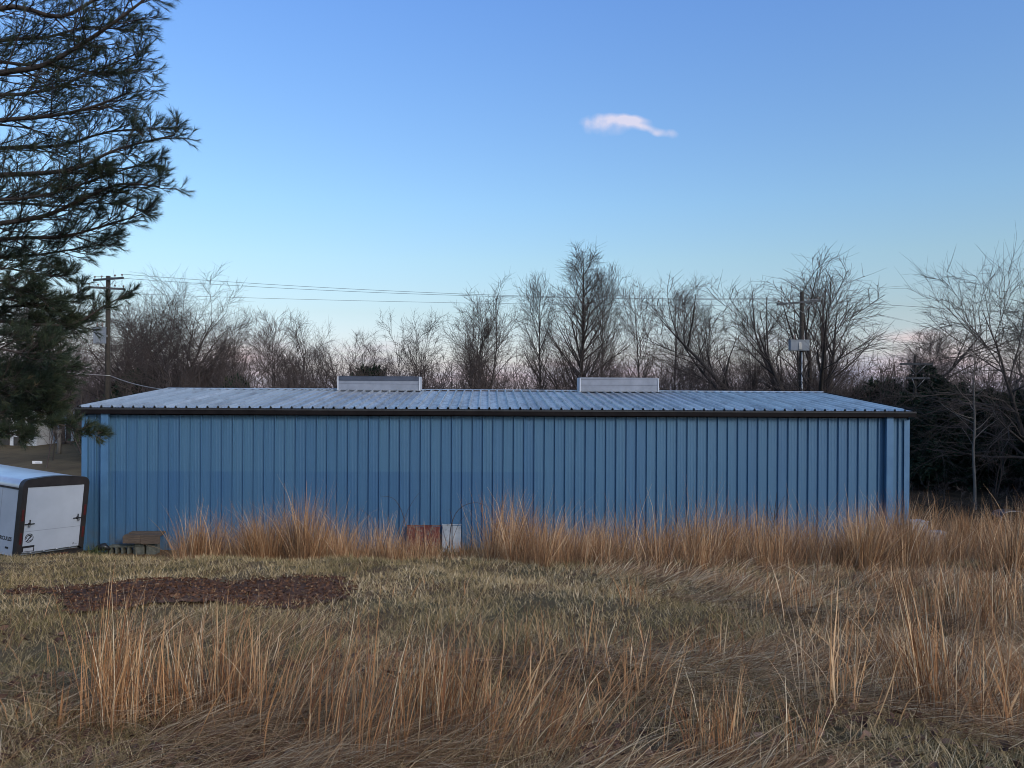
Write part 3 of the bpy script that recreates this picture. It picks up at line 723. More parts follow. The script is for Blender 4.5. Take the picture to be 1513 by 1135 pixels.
def bare_tree(seed, H, r0, stems=1, lean=.0, start=.22, n1=26, ang=(32, 58), l1=.34, shape='oval', n2=7, n3=5, up=.10, wob=.07, whips=0, fan=14, twig_r=.0072, droop=0., sx=0., l2=.46, a2=(20, 48), a3=(14, 42), thick=.0125):
    """H metres; returns (wood verts, faces), (twig verts, faces)"""
    rng = np.random.default_rng(seed)
    az = rng.uniform(0, 2 * np.pi, stems); tilt = np.radians(np.abs(rng.normal(0, fan if stems > 1 else 2.0, stems)))
    D = np.stack([np.sin(tilt) * np.cos(az) + lean + sx, np.sin(tilt) * np.sin(az), np.cos(tilt)], -1)
    S = np.stack([np.cos(az), np.sin(az), np.zeros(stems)], -1) * (r0 * .9 if stems > 1 else 0); S[:, 2] = -.25
    Ls = H * (rng.uniform(.72, 1.0, stems) if stems > 1 else np.ones(1)); Ls[0] = H
    P0, R0 = shoot(rng, S, D, Ls, np.full(stems, r0) * (rng.uniform(.6, 1, stems) if stems > 1 else 1), 12, wob * .45, .04 if not droop else .0, .06)
    S1, D1, p1, t1, rr1 = bud(rng, P0, R0, max(3, n1 // (1 if stems == 1 else 2) if stems > 1 else n1), start, .97, *ang)
    s = (t1 - start) / (1 - start)
    if shape == 'oval': prof = .35 + .9 * np.sin(np.pi * np.clip(.12 + .80 * s, 0, 1)) ** .8
    elif shape == 'vase': prof = .55 + .75 * s * (1.15 - s) * 2.2
    elif shape == 'round': prof = .5 + 1.0 * np.sqrt(np.clip(1 - (s - .42) ** 2 / .36, 0.02, 1))
    else: prof = 1.15 - .85 * s
    L1 = H * l1 * prof * rng.uniform(.7, 1.15, len(S1)) * (Ls[p1] / H)
    P1, R1 = shoot(rng, S1, D1, L1, np.minimum(rr1 * .55, .008 + L1 * thick), 8, wob, up - droop * .5, .12)
    S2, D2, p2, t2, rr2 = bud(rng, P1, R1, n2, .14, .98, *a2)
    L2 = L1[p2] * l2 * (1.15 - .65 * t2) * rng.uniform(.6, 1.2, len(S2)) + .15
    P2, R2 = shoot(rng, S2, D2, L2, np.minimum(rr2 * .7, .004 + L2 * .007), 5, wob * 1.2, up * .8 - droop, .25)
    S3, D3, p3, t3, rr3 = bud(rng, P2, R2, n3, .12, 1., *a3)
    L3 = L2[p3] * .72 * rng.uniform(.45, 1.25, len(S3)) + .12
    P3, R3 = shoot(rng, S3, D3, L3, np.full(len(S3), twig_r), 3, wob * .8, up * .7 - droop, .4)
    woodp = [tubes(P0, R0, 9), tubes(P1, np.maximum(R1, .011), 5)]
    if whips:
        Sw, Dw, pw, tw, rw = bud(rng, P0, R0, 1 + whips // stems, .70, .92, 10, 30)
        Pw, Rw = shoot(rng, Sw[:whips], Dw[:whips] + np.array([[0, 0, .4]]), H * rng.uniform(.22, .34, whips), np.full(whips, .04), 6, .04, .12, .25); woodp.append(tubes(Pw, Rw, 5))
    return join(woodp), join([tubes(P2, np.maximum(R2, twig_r), 4), tubes(P3, R3, 3)])

TREES = {}
def tree_mesh(key, **kw):
    if key not in TREES:
        (wv, wf), (tv, tf_) = bare_tree(**kw)
        TREES[key] = (mesh_np('trunk', wv, wf, smooth=True), mesh_np('crown', tv, tf_), kw['H'])
    return TREES[key]

def plant_tree(label, px, ptop, Y, key, kw, bark_m='bark', twig_m='twig', rz=0., cat='tree', group=None, name='bare_tree', wide=1.0):
    """the crown's top stands at (px, ptop) in the picture at distance Y"""
    tw, cr, H0 = tree_mesh(key, **kw)
    zmax = max(max(v.co.z for v in cr.vertices) if 'zmax' not in cr else cr['zmax'], .1); cr['zmax'] = zmax
    T = at(px, ptop, Y); zb = gz(T.x, Y); s = (T.z - zb) / zmax
    e = empty(name, (T.x, Y, zb), rz); e.scale = (s * wide, s * wide, s); tag(e, label, cat, group)
    for nm, me, mt in (('trunk', tw, bark_m), ('crown', cr, twig_m)):
        o = bpy.data.objects.new(nm, me); C.objects.link(o); o.parent = e
        if len(me.materials) == 0: me.materials.append(None)
        o.material_slots[0].link = 'OBJECT'; o.material_slots[0].material = M[mt]
    return e

POP = dict(seed=11, H=14, r0=.17, start=.14, n1=96, ang=(24, 40), l1=.30, shape='cone', n2=8, n3=5, up=.035, wob=.05, a2=(22, 52), a3=(24, 60), twig_r=.0066)
POP2 = dict(seed=12, H=13, r0=.13, start=.18, n1=74, ang=(24, 42), l1=.24, shape='oval', n2=7, n3=5, up=.035, wob=.06, a2=(22, 52), a3=(24, 60))
MULTI = dict(seed=13, H=12, r0=.13, stems=6, start=.16, n1=46, ang=(20, 44), l1=.24, shape='oval', n2=7, n3=5, up=.035, wob=.07, fan=9, a2=(22, 54), a3=(24, 60))
BUSH = dict(seed=14, H=10, r0=.10, stems=10, start=.12, n1=26, ang=(20, 46), l1=.30, shape='vase', n2=7, n3=5, up=.01, wob=.08, fan=19, a2=(22, 54), a3=(24, 60))
OAK = dict(seed=15, H=12, r0=.34, start=.16, n1=36, ang=(35, 68), l1=.44, shape='round', n2=13, n3=8, up=.05, wob=.13, l2=.42, thick=.018, a2=(25, 65), a3=(25, 68))
OAK2 = dict(seed=16, H=12, r0=.26, stems=4, start=.18, n1=40, ang=(30, 60), l1=.36, shape='round', n2=11, n3=8, up=.045, wob=.12, fan=13, a2=(24, 62), a3=(24, 65))
VASE = dict(seed=17, H=11, r0=.24, stems=4, start=.24, n1=44, ang=(20, 44), l1=.34, shape='vase', n2=11, n3=7, up=.02, wob=.07, fan=12, a2=(22, 52), a3=(22, 60))
SLIM = dict(seed=18, H=12, r0=.10, stems=2, start=.34, n1=36, ang=(25, 50), l1=.22, shape='oval', n2=8, n3=6, up=.09, wob=.08, fan=4)
GNARL = dict(seed=19, H=9, r0=.26, stems=3, start=.2, n1=36, ang=(35, 75), l1=.34, shape='round', n2=10, n3=7, up=.10, wob=.17, fan=16, thick=.018)
FAN = dict(seed=20, H=11, r0=.22, stems=13, start=.10, n1=28, ang=(16, 42), l1=.30, shape='vase', n2=7, n3=6, up=.01, wob=.065, fan=30, whips=6, a2=(20, 50), a3=(22, 56))
OPEN = dict(seed=21, H=12, r0=.12, start=.22, n1=44, ang=(28, 52), l1=.27, shape='oval', n2=8, n3=5, up=.03, wob=.10, a2=(24, 58), a3=(24, 62))
OPEN2 = dict(seed=22, H=11, r0=.12, stems=3, start=.2, n1=40, ang=(28, 60), l1=.26, shape='oval', n2=8, n3=6, up=.03, wob=.12, fan=7, a2=(24, 58), a3=(24, 62))
WEEP = dict(seed=23, H=12, r0=.26, stems=3, start=.2, n1=40, ang=(40, 80), l1=.46, shape='round', n2=11, n3=8, up=.02, wob=.16, droop=.05, fan=14, twig_r=.008, thick=.017)

TL = [
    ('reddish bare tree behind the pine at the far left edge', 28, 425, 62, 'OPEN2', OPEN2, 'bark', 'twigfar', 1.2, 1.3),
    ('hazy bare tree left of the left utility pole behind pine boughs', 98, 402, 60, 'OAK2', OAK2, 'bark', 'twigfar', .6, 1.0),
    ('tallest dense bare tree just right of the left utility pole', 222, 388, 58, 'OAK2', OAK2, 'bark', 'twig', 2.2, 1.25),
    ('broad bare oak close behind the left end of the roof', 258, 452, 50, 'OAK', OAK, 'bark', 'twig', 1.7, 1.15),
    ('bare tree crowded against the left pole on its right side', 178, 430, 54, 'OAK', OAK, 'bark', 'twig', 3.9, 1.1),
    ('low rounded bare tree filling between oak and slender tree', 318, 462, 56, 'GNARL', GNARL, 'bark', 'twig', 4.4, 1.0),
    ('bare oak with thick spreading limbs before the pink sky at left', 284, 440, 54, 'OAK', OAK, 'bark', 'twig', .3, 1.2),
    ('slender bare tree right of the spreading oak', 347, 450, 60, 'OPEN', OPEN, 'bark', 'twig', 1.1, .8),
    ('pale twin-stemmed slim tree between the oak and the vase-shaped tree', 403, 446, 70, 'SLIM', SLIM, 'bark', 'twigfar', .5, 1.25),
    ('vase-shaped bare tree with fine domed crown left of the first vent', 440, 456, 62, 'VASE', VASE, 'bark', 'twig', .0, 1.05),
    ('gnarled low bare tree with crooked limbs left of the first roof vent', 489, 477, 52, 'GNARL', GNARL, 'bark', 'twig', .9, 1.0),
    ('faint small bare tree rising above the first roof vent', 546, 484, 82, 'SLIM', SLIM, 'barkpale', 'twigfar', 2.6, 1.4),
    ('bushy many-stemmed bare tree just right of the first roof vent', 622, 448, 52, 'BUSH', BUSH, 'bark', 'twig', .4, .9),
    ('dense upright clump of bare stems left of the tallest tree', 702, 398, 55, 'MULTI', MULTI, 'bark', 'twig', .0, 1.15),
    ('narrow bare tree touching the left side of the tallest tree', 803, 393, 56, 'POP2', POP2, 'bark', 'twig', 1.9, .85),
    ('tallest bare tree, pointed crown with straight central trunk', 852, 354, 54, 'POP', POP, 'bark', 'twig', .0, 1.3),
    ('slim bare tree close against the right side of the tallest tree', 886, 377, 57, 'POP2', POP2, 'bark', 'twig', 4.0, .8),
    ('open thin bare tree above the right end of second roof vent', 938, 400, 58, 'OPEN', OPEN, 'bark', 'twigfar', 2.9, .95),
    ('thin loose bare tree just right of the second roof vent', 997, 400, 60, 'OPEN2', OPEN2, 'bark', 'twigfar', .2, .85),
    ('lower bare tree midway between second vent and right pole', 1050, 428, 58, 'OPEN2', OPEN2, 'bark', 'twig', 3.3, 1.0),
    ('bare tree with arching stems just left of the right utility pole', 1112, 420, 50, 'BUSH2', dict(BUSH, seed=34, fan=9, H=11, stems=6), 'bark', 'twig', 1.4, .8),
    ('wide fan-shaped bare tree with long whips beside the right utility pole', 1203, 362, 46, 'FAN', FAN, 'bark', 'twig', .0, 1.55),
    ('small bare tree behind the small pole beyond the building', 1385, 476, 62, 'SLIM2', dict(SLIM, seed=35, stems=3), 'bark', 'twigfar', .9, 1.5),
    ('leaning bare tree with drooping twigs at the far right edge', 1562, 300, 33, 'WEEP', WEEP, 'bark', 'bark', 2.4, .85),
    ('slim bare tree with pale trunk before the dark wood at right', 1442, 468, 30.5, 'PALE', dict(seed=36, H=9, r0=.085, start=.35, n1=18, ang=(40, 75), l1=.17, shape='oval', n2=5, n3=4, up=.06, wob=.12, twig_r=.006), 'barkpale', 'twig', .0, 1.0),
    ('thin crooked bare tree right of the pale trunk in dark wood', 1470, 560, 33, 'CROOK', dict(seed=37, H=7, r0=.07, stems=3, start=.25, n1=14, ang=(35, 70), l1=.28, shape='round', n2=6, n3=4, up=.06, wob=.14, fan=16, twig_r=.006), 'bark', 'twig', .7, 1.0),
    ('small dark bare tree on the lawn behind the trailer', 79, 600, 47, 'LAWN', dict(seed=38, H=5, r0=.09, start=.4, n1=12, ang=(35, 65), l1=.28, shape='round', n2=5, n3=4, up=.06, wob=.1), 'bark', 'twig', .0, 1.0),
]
for lab, px, pt, Y, key, kw, bk, tg, rz, wd in TL:
    plant_tree(lab, px, pt, Y, key, kw, bk, tg, rz, wide=wd)

# thicket of bare brush and saplings behind the building: one mass nobody could count
def thicket(name, label, seed, n, xr, yr, hr, mat, per1=9, per2=4, wob=.12, tr=.009, hx=None):
    rng = np.random.default_rng(seed)
    x = rng.uniform(*xr, n); y = rng.uniform(*yr, n); S = np.stack([x, y, ground(x, y) - .1], -1)
    Ln = rng.uniform(*hr, n) * (1 if hx is None else hx(x)); D = np.stack([rng.normal(0, .25, n), rng.normal(0, .25, n), np.ones(n)], -1)
    P0, R0 = shoot(rng, S, D, Ln, .012 + .006 * Ln, 6, wob * .7, .02, .25)
    S1, D1, p1, t1, rr = bud(rng, P0, R0, per1, .12, .98, 25, 60)
    L1 = Ln[p1] * .34 * (1.2 - .6 * t1) * rng.uniform(.6, 1.2, len(S1)); P1, R1 = shoot(rng, S1, D1, L1, np.full(len(S1), .014), 4, wob, .06, .5)
    S2, D2, p2, t2, rr = bud(rng, P1, R1, per2, .15, 1, 20, 55)
    L2 = L1[p2] * .5 * rng.uniform(.6, 1.3, len(S2)) + .08; P2, R2 = shoot(rng, S2, D2, L2, np.full(len(S2), tr), 2, wob, .05, .6)
    v, f = join([tubes(P0, R0, 4), tubes(P1, R1, 3), tubes(P2, R2, 3)])
    return tag(link(name, mesh_np(name, v, f), M[mat]), label, 'brush', kind='stuff')
thicket('brush', 'tangled bare brush along the wood behind the building', 41, 560, (-26, 27), (42, 56), (3.6, 6.6), 'twig', 9, 5, tr=.0105)
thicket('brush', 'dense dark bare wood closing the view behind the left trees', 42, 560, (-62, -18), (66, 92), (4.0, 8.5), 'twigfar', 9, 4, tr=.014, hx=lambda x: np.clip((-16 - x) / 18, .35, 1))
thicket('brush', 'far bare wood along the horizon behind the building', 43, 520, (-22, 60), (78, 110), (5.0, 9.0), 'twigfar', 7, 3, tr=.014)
thicket('brush', 'dark tangled undergrowth inside the wood at right', 44, 520, (18, 50), (46, 66), (2.5, 6.5), 'bark', 9, 5, tr=.016)
thicket('brush', 'low dark brush and fallen sticks on the floor of the right wood', 45, 420, (12.6, 34), (28.5, 46), (.35, 1.3), 'bark', 7, 3, wob=.3, tr=.007)

# ------------------------------------------------------------------ evergreens
def cedar_mesh(seed, H, W, bare=.12):
    rng = np.random.default_rng(seed)
    P0, R0 = shoot(rng, np.array([[0., 0, -.2]]), np.array([[.02, 0, 1.]]), np.array([H]), np.array([.02 * H]), 10, .02, .02, .08)
    S1, D1, p1, t1, rr = bud(rng, P0, R0, 150, bare, .99, 60, 98)
    s = (t1 - bare) / (1 - bare); L1 = W * (np.clip(1.05 - s, .04, 1) ** .75) * rng.uniform(.55, 1.15, len(S1)); P1, R1 = shoot(rng, S1, D1, L1, .008 + L1 * .012, 5, .12, .06, .3)
    S2, D2, p2, t2, rr = bud(rng, P1, R1, 10, .10, 1., 25, 65)
    L2 = L1[p2] * .32 * rng.uniform(.6, 1.3, len(S2)) + .08; P2, R2 = shoot(rng, S2, D2, L2, np.full(len(S2), .006), 3, .2, .04, .5)
    S3, D3, p3, t3, rr = bud(rng, P2, R2, 13, .05, 1., 20, 75)
    n = len(S3); Ll = rng.uniform(.14, .30, n); Dn = unit(D3 + np.array([[0, 0, -.15]])); q = unit(np.cross(Dn, rng.normal(0, 1, (n, 3)))); wd = rng.uniform(.028, .065, n)[:, None]
    V = np.stack([S3 - q * wd * .4, S3 + Dn * Ll[:, None] * .55 + q * wd, S3 + Dn * Ll[:, None], S3 + Dn * Ll[:, None] * .5 - q * wd], 1).reshape(-1, 3)
    Fq = np.arange(4 * n).reshape(-1, 4); tint = np.repeat(np.clip(rng.normal(.45, .25, n), 0, 1), 4)
    wv, wf = join([tubes(P0, R0, 8), tubes(P1, R1, 4)])
    return mesh_np('trunk', wv, wf, smooth=True), mesh_np('crown', V, Fq, tint)
CED = [cedar_mesh(51, 6.0, 1.8, .03), cedar_mesh(52, 6.5, 2.1, .10), cedar_mesh(53, 3.0, 1.9, .03)]
def evergreen(label, px, ptop, Y, k, rz, wide=1., name='cedar_tree', cat='tree', group=None):
    T = at(px, ptop, Y); zb = gz(T.x, Y); H = (6.0, 6.5, 3.0)[k]; s = max((T.z - zb) / H, .1)
    e = empty(name, (T.x, Y, zb), rz); e.scale = (s * wide, s * wide, s); tag(e, label, cat, group)
    for nm, me, mt in (('trunk', CED[k][0], 'cedarbark'), ('crown', CED[k][1], 'cedar')): link(nm, me, M[mt], e)
evergreen('bushy dark cedar beneath the small far utility pole', 1372, 538, 42, 0, .3, 1.25)
evergreen('tall cedar with crooked bare lower trunk near the building end', 1392, 560, 36.5, 1, 1.1, 1.1)
evergreen('dark cedar closest to the right end of the building', 1346, 580, 39, 0, 2., 1.25)
evergreen('low dark cedar behind the right tip of the roof', 1300, 566, 48, 2, .9, 1.1)
evergreen('pointed cedar standing left of the pale thin trunk', 1420, 566, 40, 1, 3.4, 1.2)
evergreen('cedar with flat dark top right behind the pale thin trunk', 1448, 574, 39, 0, 4.3, 1.3)
evergreen('broad cedar between the pale trunk and the picture edge', 1482, 582, 37, 1, 5.5, 1.25)
evergreen('cedar at the right picture edge in the dark wood', 1517, 578, 39, 0, .9, 1.3)
evergreen('cedar beyond the right picture edge, only its side showing', 1560, 570, 36, 1, 2.6, 1.3)
for k, (px, Y, hh) in enumerate(((1332, 52, 572), (1365, 50, 570), (1402, 49, 575), (1436, 51, 580), (1470, 50, 584), (1505, 50, 574), (1545, 48, 580))):
    evergreen('dark cedar filling the back of the wood at right', px, hh, Y, k % 2, k * 1.3, 1.45, group='cedars at the back of the right wood')
for k, (x_, y_, h_) in enumerate(((25.5, 23.0, 8.5), (29.5, 19.5, 9.5), (30.0, 26.5, 9.0), (34.5, 22.5, 10.0), (34.0, 30.0, 9.0), (39.0, 26.5, 10.5), (37.5, 34.5, 9.5), (43.5, 32.0, 10.5), (27.0, 29.5, 7.5))):  # cedars out of view, added to keep the sun off the right wood
    e = empty('cedar_tree', (x_, y_, gz(x_, y_)), k * 1.9); sc_ = h_ / (6.0, 6.5)[k % 2]; e.scale = (sc_ * 1.2, sc_ * 1.2, sc_)
    tag(e, 'tall dark cedar added unseen beyond the right picture edge to shade the wood', 'tree', 'shading cedars added beyond the right picture edge')
    for nm, me, mt in (('trunk', CED[k % 2][0], 'cedarbark'), ('crown', CED[k % 2][1], 'cedar')): link(nm, me, M[mt], e)
evergreen('small round dark evergreen left of the twin-stemmed slim tree', 346, 560, 50, 2, .4, .75, 'evergreen_shrub', 'shrub')
evergreen('low dark evergreen peeking over the first roof vent', 545, 545, 56, 2, 1.4, .9, 'evergreen_shrub', 'shrub')
evergreen('dark evergreen mass below the spreading oak', 290, 545, 57, 2, 2.4, 1.0, 'evergreen_shrub', 'shrub')
evergreen('dark evergreen low beside the left pole foot', 205, 552, 52, 2, 3.1, 1.0, 'evergreen_shrub', 'shrub')

# ------------------------------------------------------------------ the big white pine at the left edge
rng = np.random.default_rng(71)
PX, PY_ = at(-175, 400, 9.5).x, 9.5
pz = gz(PX, PY_)
pine = empty('pine_tree', (0, 0, 0)); tag(pine, 'big dark pine with long feathery boughs reaching in from the left edge', 'tree')
pine.location = (PX, PY_, pz); off = np.array([PX, PY_, pz])
MB().tube([(0, 0, -.3), (.05, .03, 3), (0, .06, 6), (-.05, .1, 9), (0, .05, 13)], [.30, .25, .21, .16, .04], 14).build('trunk', M['pinebark'], pine)
BOUGHS = [  # (depths, pixel polyline, base radius, twig reach)
    ((9.3, 8.4), [(-170, 165), (-80, 128), (0, 108), (60, 98), (120, 66), (180, 25), (245, -25)], .050, 1.0),
    ((9.5, 9.2), [(-170, 60), (-60, 30), (20, 10), (90, 25), (150, -5), (215, -20)], .045, 1.0),
    ((9.5, 9.0), [(-170, 205), (-70, 190), (0, 178), (70, 172), (130, 160), (195, 135)], .042, 1.05),
    ((9.4, 8.5), [(-170, 305), (-70, 270), (0, 259), (60, 256), (115, 248), (175, 220), (258, 200)], .045, .95),
    ((9.8, 9.8), [(-170, 250), (-60, 225), (20, 218), (90, 215), (160, 195), (230, 190)], .035, .95),
    ((9.6, 8.8), [(-170, 355), (-80, 335), (0, 330), (70, 318), (130, 290), (180, 272), (236, 276)], .042, .9),
    ((9.8, 9.5), [(-170, 385), (-60, 362), (20, 352), (90, 350), (150, 335), (205, 318)], .038, .95),
    ((9.9, 10.4), [(-170, 110), (-80, 75), (0, 60), (70, 55), (130, 40), (190, 45)], .035, 1.0),
    ((9.9, 9.6), [(-170, 150), (-60, 140), (20, 140), (80, 130), (140, 105), (200, 80)], .032, 1.0),
    ((9.2, 8.8), [(-170, 285), (-70, 290), (10, 295), (80, 285), (150, 262), (215, 240)], .030, .9),
    ((9.9, 10.2), [(-170, 90), (-60, 85), (30, 95), (100, 100), (160, 110), (205, 98)], .030, .8),
    ((9.9, 10.0), [(-170, 400), (-70, 385), (0, 380), (60, 376), (110, 368), (150, 362)], .028, .8),
    ((9.5, 9.9), [(-170, 20), (-60, -20), (40, -30), (110, -60), (200, -80)], .04, 1.0),
    ((9.7, 10.6), [(-170, 470), (-90, 468), (0, 474), (60, 480), (110, 478), (150, 455), (188, 434)], .034, .42),
    ((9.7, 10.8), [(-170, 520), (-80, 500), (0, 492), (50, 498), (90, 492), (118, 478)], .032, .62),
    ((9.5, 10.4), [(-170, 425), (-80, 432), (0, 440), (50, 452), (95, 470)], .030, .55),
    ((9.6, 10.4), [(-170, 560), (-80, 545), (0, 540), (40, 545), (75, 548), (98, 540)], .034, .70),
    ((9.6, 10.2), [(-170, 610), (-80, 585), (-20, 580), (20, 582), (50, 588), (76, 598)], .032, .66),
    ((9.5, 10.0), [(-170, 640), (-80, 620), (-10, 612), (40, 620), (90, 628), (125, 637), (148, 641)], .022, .26),
    ((9.3, 9.4), [(-170, 590), (-90, 570), (-30, 560), (15, 566), (50, 572)], .03, .75),
    ((9.3, 9.0), [(-170, 545), (-80, 520), (-10, 515), (35, 522), (72, 520)], .03, .72),
    ((9.9, 9.8), [(-170, 420), (-80, 400), (0, 396), (50, 404), (95, 410)], .024, .6),
    ((9.5, 9.3), [(-170, 405), (-80, 410), (-10, 418), (30, 428), (62, 440)], .024, .6),
    ((9.9, 10.2), [(-170, 340), (-60, 310), (20, 300), (80, 305), (140, 300), (190, 302)], .026, .8),
    ((9.9, 10.4), [(-170, 500), (-80, 470), (-10, 455), (40, 452), (85, 446), (120, 430)], .030, .6),
    ((9.9, 10.2), [(-170, 590), (-80, 565), (0, 560), (40, 562), (85, 566)], .028, .6),
    ((9.9, 10.2), [(-170, 640), (-80, 610), (-10, 600), (35, 604), (80, 612)], .026, .5),
    ((9.4, 9.6), [(-170, 665), (-90, 650), (-30, 640), (10, 640), (36, 648)], .022, .4),
]
tw_all, nd_v, nd_t = [], [], []
for (da, db), pts, br, reach in BOUGHS:
    w3 = [np.array(at(px, py, da + (db - da) * i / (len(pts) - 1))) for i, (px, py) in enumerate(pts)]
    # smooth the polyline
    P = []
    for i in range(len(w3) - 1):
        p0, p1, p2, p3 = w3[max(i - 1, 0)], w3[i], w3[i + 1], w3[min(i + 2, len(w3) - 1)]
        for t in (0, .33, .67): P.append(.5 * ((2 * p1) + (-p0 + p2) * t + (2 * p0 - 5 * p1 + 4 * p2 - p3) * t * t + (-p0 + 3 * p1 - 3 * p2 + p3) * t ** 3))
    P.append(w3[-1]); P = np.array(P)[None]
    P[0, 0] = (PX, PY_, P[0, 0, 2]) 
    rad = br * (1 - .82 * np.linspace(0, 1, P.shape[1]))[None]
    v, f = tubes(P - off, rad, 7); link('bough', mesh_np('bough', v, f, smooth=True), M['pinebark'], pine)
    S1, D1, p1, t1, rr = bud(rng, P, rad, 27, .20, 1., 26, 62)
    D1 = D1 * np.array([[1, 1, .62]]) + np.array([[.12, 0, .05]])
    L1 = reach * (.95 - .55 * t1) * rng.uniform(.55, 1.1, len(S1)); P1, R1 = shoot(rng, S1, D1, L1, .005 + L1 * .008, 6, .10, .06, .3)
    S2, D2, p2, t2, rr = bud(rng, P1, R1, 9, .15, 1., 22, 50)
    L2 = L1[p2] * .40 * (1.2 - .6 * t2) * rng.uniform(.6, 1.2, len(S2)) + .05; P2, R2 = shoot(rng, S2, D2, L2, np.full(len(S2), .0038), 4, .12, .10, .6)
    tw_all += [tubes(P1 - off, R1, 4), tubes(P2 - off, R2, 3)]
    # needle tufts: at the tip and along the outer half of each twig
    for tt, cnt in ((1., 18), (.74, 11), (.46, 8)):
        x = tt * (P2.shape[1] - 1); j = min(int(x), P2.shape[1] - 2); fr = x - j
        base = P2[:, j] * (1 - fr) + P2[:, j + 1] * fr; T = unit(P2[:, j + 1] - P2[:, j])
        nb = len(base); bi = np.repeat(np.arange(nb), cnt); m = len(bi)
        q = rng.normal(0, 1, (m, 3)); Tm = T[bi]; q = unit(q - Tm * np.sum(q * Tm, -1, keepdims=True))
        a = np.radians(rng.uniform(10, 42, m))[:, None]; d = Tm * np.cos(a) + q * np.sin(a)
        d = unit(d + np.array([[0, 0, -.10]])); ln = (rng.uniform(.07, .115, m) * rng.uniform(.85, 1.1, nb)[bi])[:, None]
        s0 = base[bi] + Tm * rng.uniform(-.035, .01, m)[:, None]; wv = unit(np.cross(d, rng.normal(0, 1, (m, 3)))) * rng.uniform(.0014, .0024, m)[:, None]
        nd_v.append(np.stack([s0 - wv, s0 + wv, s0 + d * ln], 1).reshape(-1, 3) - off)
        nd_t.append(np.repeat(np.clip(rng.normal(.42, .2, nb)[bi] + rng.normal(0, .1, m), 0, 1), 3))
v, f = join(tw_all); link('twigs', mesh_np('twigs', v, f), M['pinebark'], pine)
nv = np.concatenate(nd_v); o = link('needles', mesh_np('needles', nv, np.arange(len(nv)).reshape(-1, 3), np.concatenate(nd_t)), M['needle'], pine)
o['kind'] = 'stuff'

# ------------------------------------------------------------------ grasses
def blades(rng, B, az, Ln, lean, curl, w, k, tint, jit=.0):
    """ribbons from base points; lean/curl in radians (from vertical, added along the blade)"""
    n = len(B); P = np.empty((n, k, 3)); P[:, 0] = B; h = np.stack([np.cos(az), np.sin(az)], -1)
    for j in range(1, k):
        a = lean + curl * ((j - .5) / (k - 1)) ** 1.3 + rng.normal(0, jit, n)
        st = (Ln / (k - 1))[:, None]
        P[:, j, :2] = P[:, j - 1, :2] + h * np.sin(a)[:, None] * st; P[:, j, 2] = P[:, j - 1, 2] + np.cos(a) * st[:, 0]
    sd = az + np.pi / 2 + rng.uniform(-1.2, 1.2, n); S = np.stack([np.cos(sd), np.sin(sd), np.zeros(n)], -1)
    t = np.linspace(0, 1, k); prof = np.where(t < .5, 1, 1 - (t - .5) / .5 * .85)
    hw = .5 * w[:, None] * prof[None]
    V = np.stack([P - S[:, None] * hw[..., None], P + S[:, None] * hw[..., None]], 2)
    idx = np.arange(n * k * 2).reshape(n, k, 2)
    f = np.stack([idx[:, :-1, 0], idx[:, :-1, 1], idx[:, 1:, 1], idx[:, 1:, 0]], -1).reshape(-1, 4)
    return V.reshape(-1, 3), f, np.repeat(tint, k * 2)

def grass_obj(name, label, sets, mat, cat='grass'):
    vs, fs, ts, off_ = [], [], [], 0
    for v, f, t in sets: vs.append(v); fs.append(f + off_); ts.append(t); off_ += len(v)
    o = link(name, mesh_np(name, np.concatenate(vs), np.concatenate(fs), np.concatenate(ts)), M[mat]); return tag(o, label, cat, kind='stuff')

def mulch_mask(x, y):
    return ((x + 4.35) / 2.25) ** 2 + ((y - 10.75) / 1.55) ** 2 + .22 * np.sin(3.1 * x + 1) + .16 * np.sin(2.7 * y - x) + .12 * np.sin(9 * x + 5 * y) + .10 * np.sin(13 * y - 7 * x) < 1

def vn(x, y, s, seed=0):
    """cheap smooth pseudo-noise 0..1"""
    r = np.random.default_rng(seed).uniform(0, 6.28, 8); a = 0
    for i in range(4): a = a + np.sin(s * (x * math.cos(r[i]) + y * math.sin(r[i])) * (1 + .37 * i) + r[i + 4])
    return np.clip(.5 + a / 5.2, 0, 1)

# short winter turf
rng = np.random.default_rng(81); n = 330000
d = 3.2 + 16.2 * rng.uniform(0, 1, n) ** 1.25; x = rng.uniform(-1, 1, n) * (.76 * d + .9); y = d
cl = vn(x, y, 2.6, 1) * .6 + vn(x, y, 7., 2) * .4
keep = (rng.uniform(0, 1, n) < .25 + 1.1 * cl) & (~mulch_mask(x, y) | (rng.uniform(0, 1, n) < .02 + .5 * np.clip(((x + 4.35) / 2.25) ** 2 + ((y - 10.75) / 1.55) ** 2 - .42, 0, 1))); x, y, cl = x[keep], y[keep], cl[keep]; n = len(x)
green = vn(x, y, .55, 3) * .55 + vn(x, y, 1.9, 4) * .45; green = np.clip((green - .38) * 2.2, 0, 1) * np.clip((16.5 - np.abs(x + 1)) / 10, .2, 1)
tint = np.clip(rng.normal(.62, .25, n) - .36 * green, 0, 1)
Ln = rng.uniform(.045, .12, n) * (.8 + .5 * cl) * (1 + .02 * y); sz = rng.uniform(.003, .005, n) * np.clip(y / 6, .9, 2.2)
grass_obj('turf', 'short matted winter turf, greenish and straw coloured, over the slope', [blades(rng, np.stack([x, y, ground(x, y) - .012], -1), rng.uniform(0, 6.28, n), Ln, rng.uniform(.35, 1.45, n), rng.uniform(-.2, .7, n), sz, 3, tint)], 'turf')

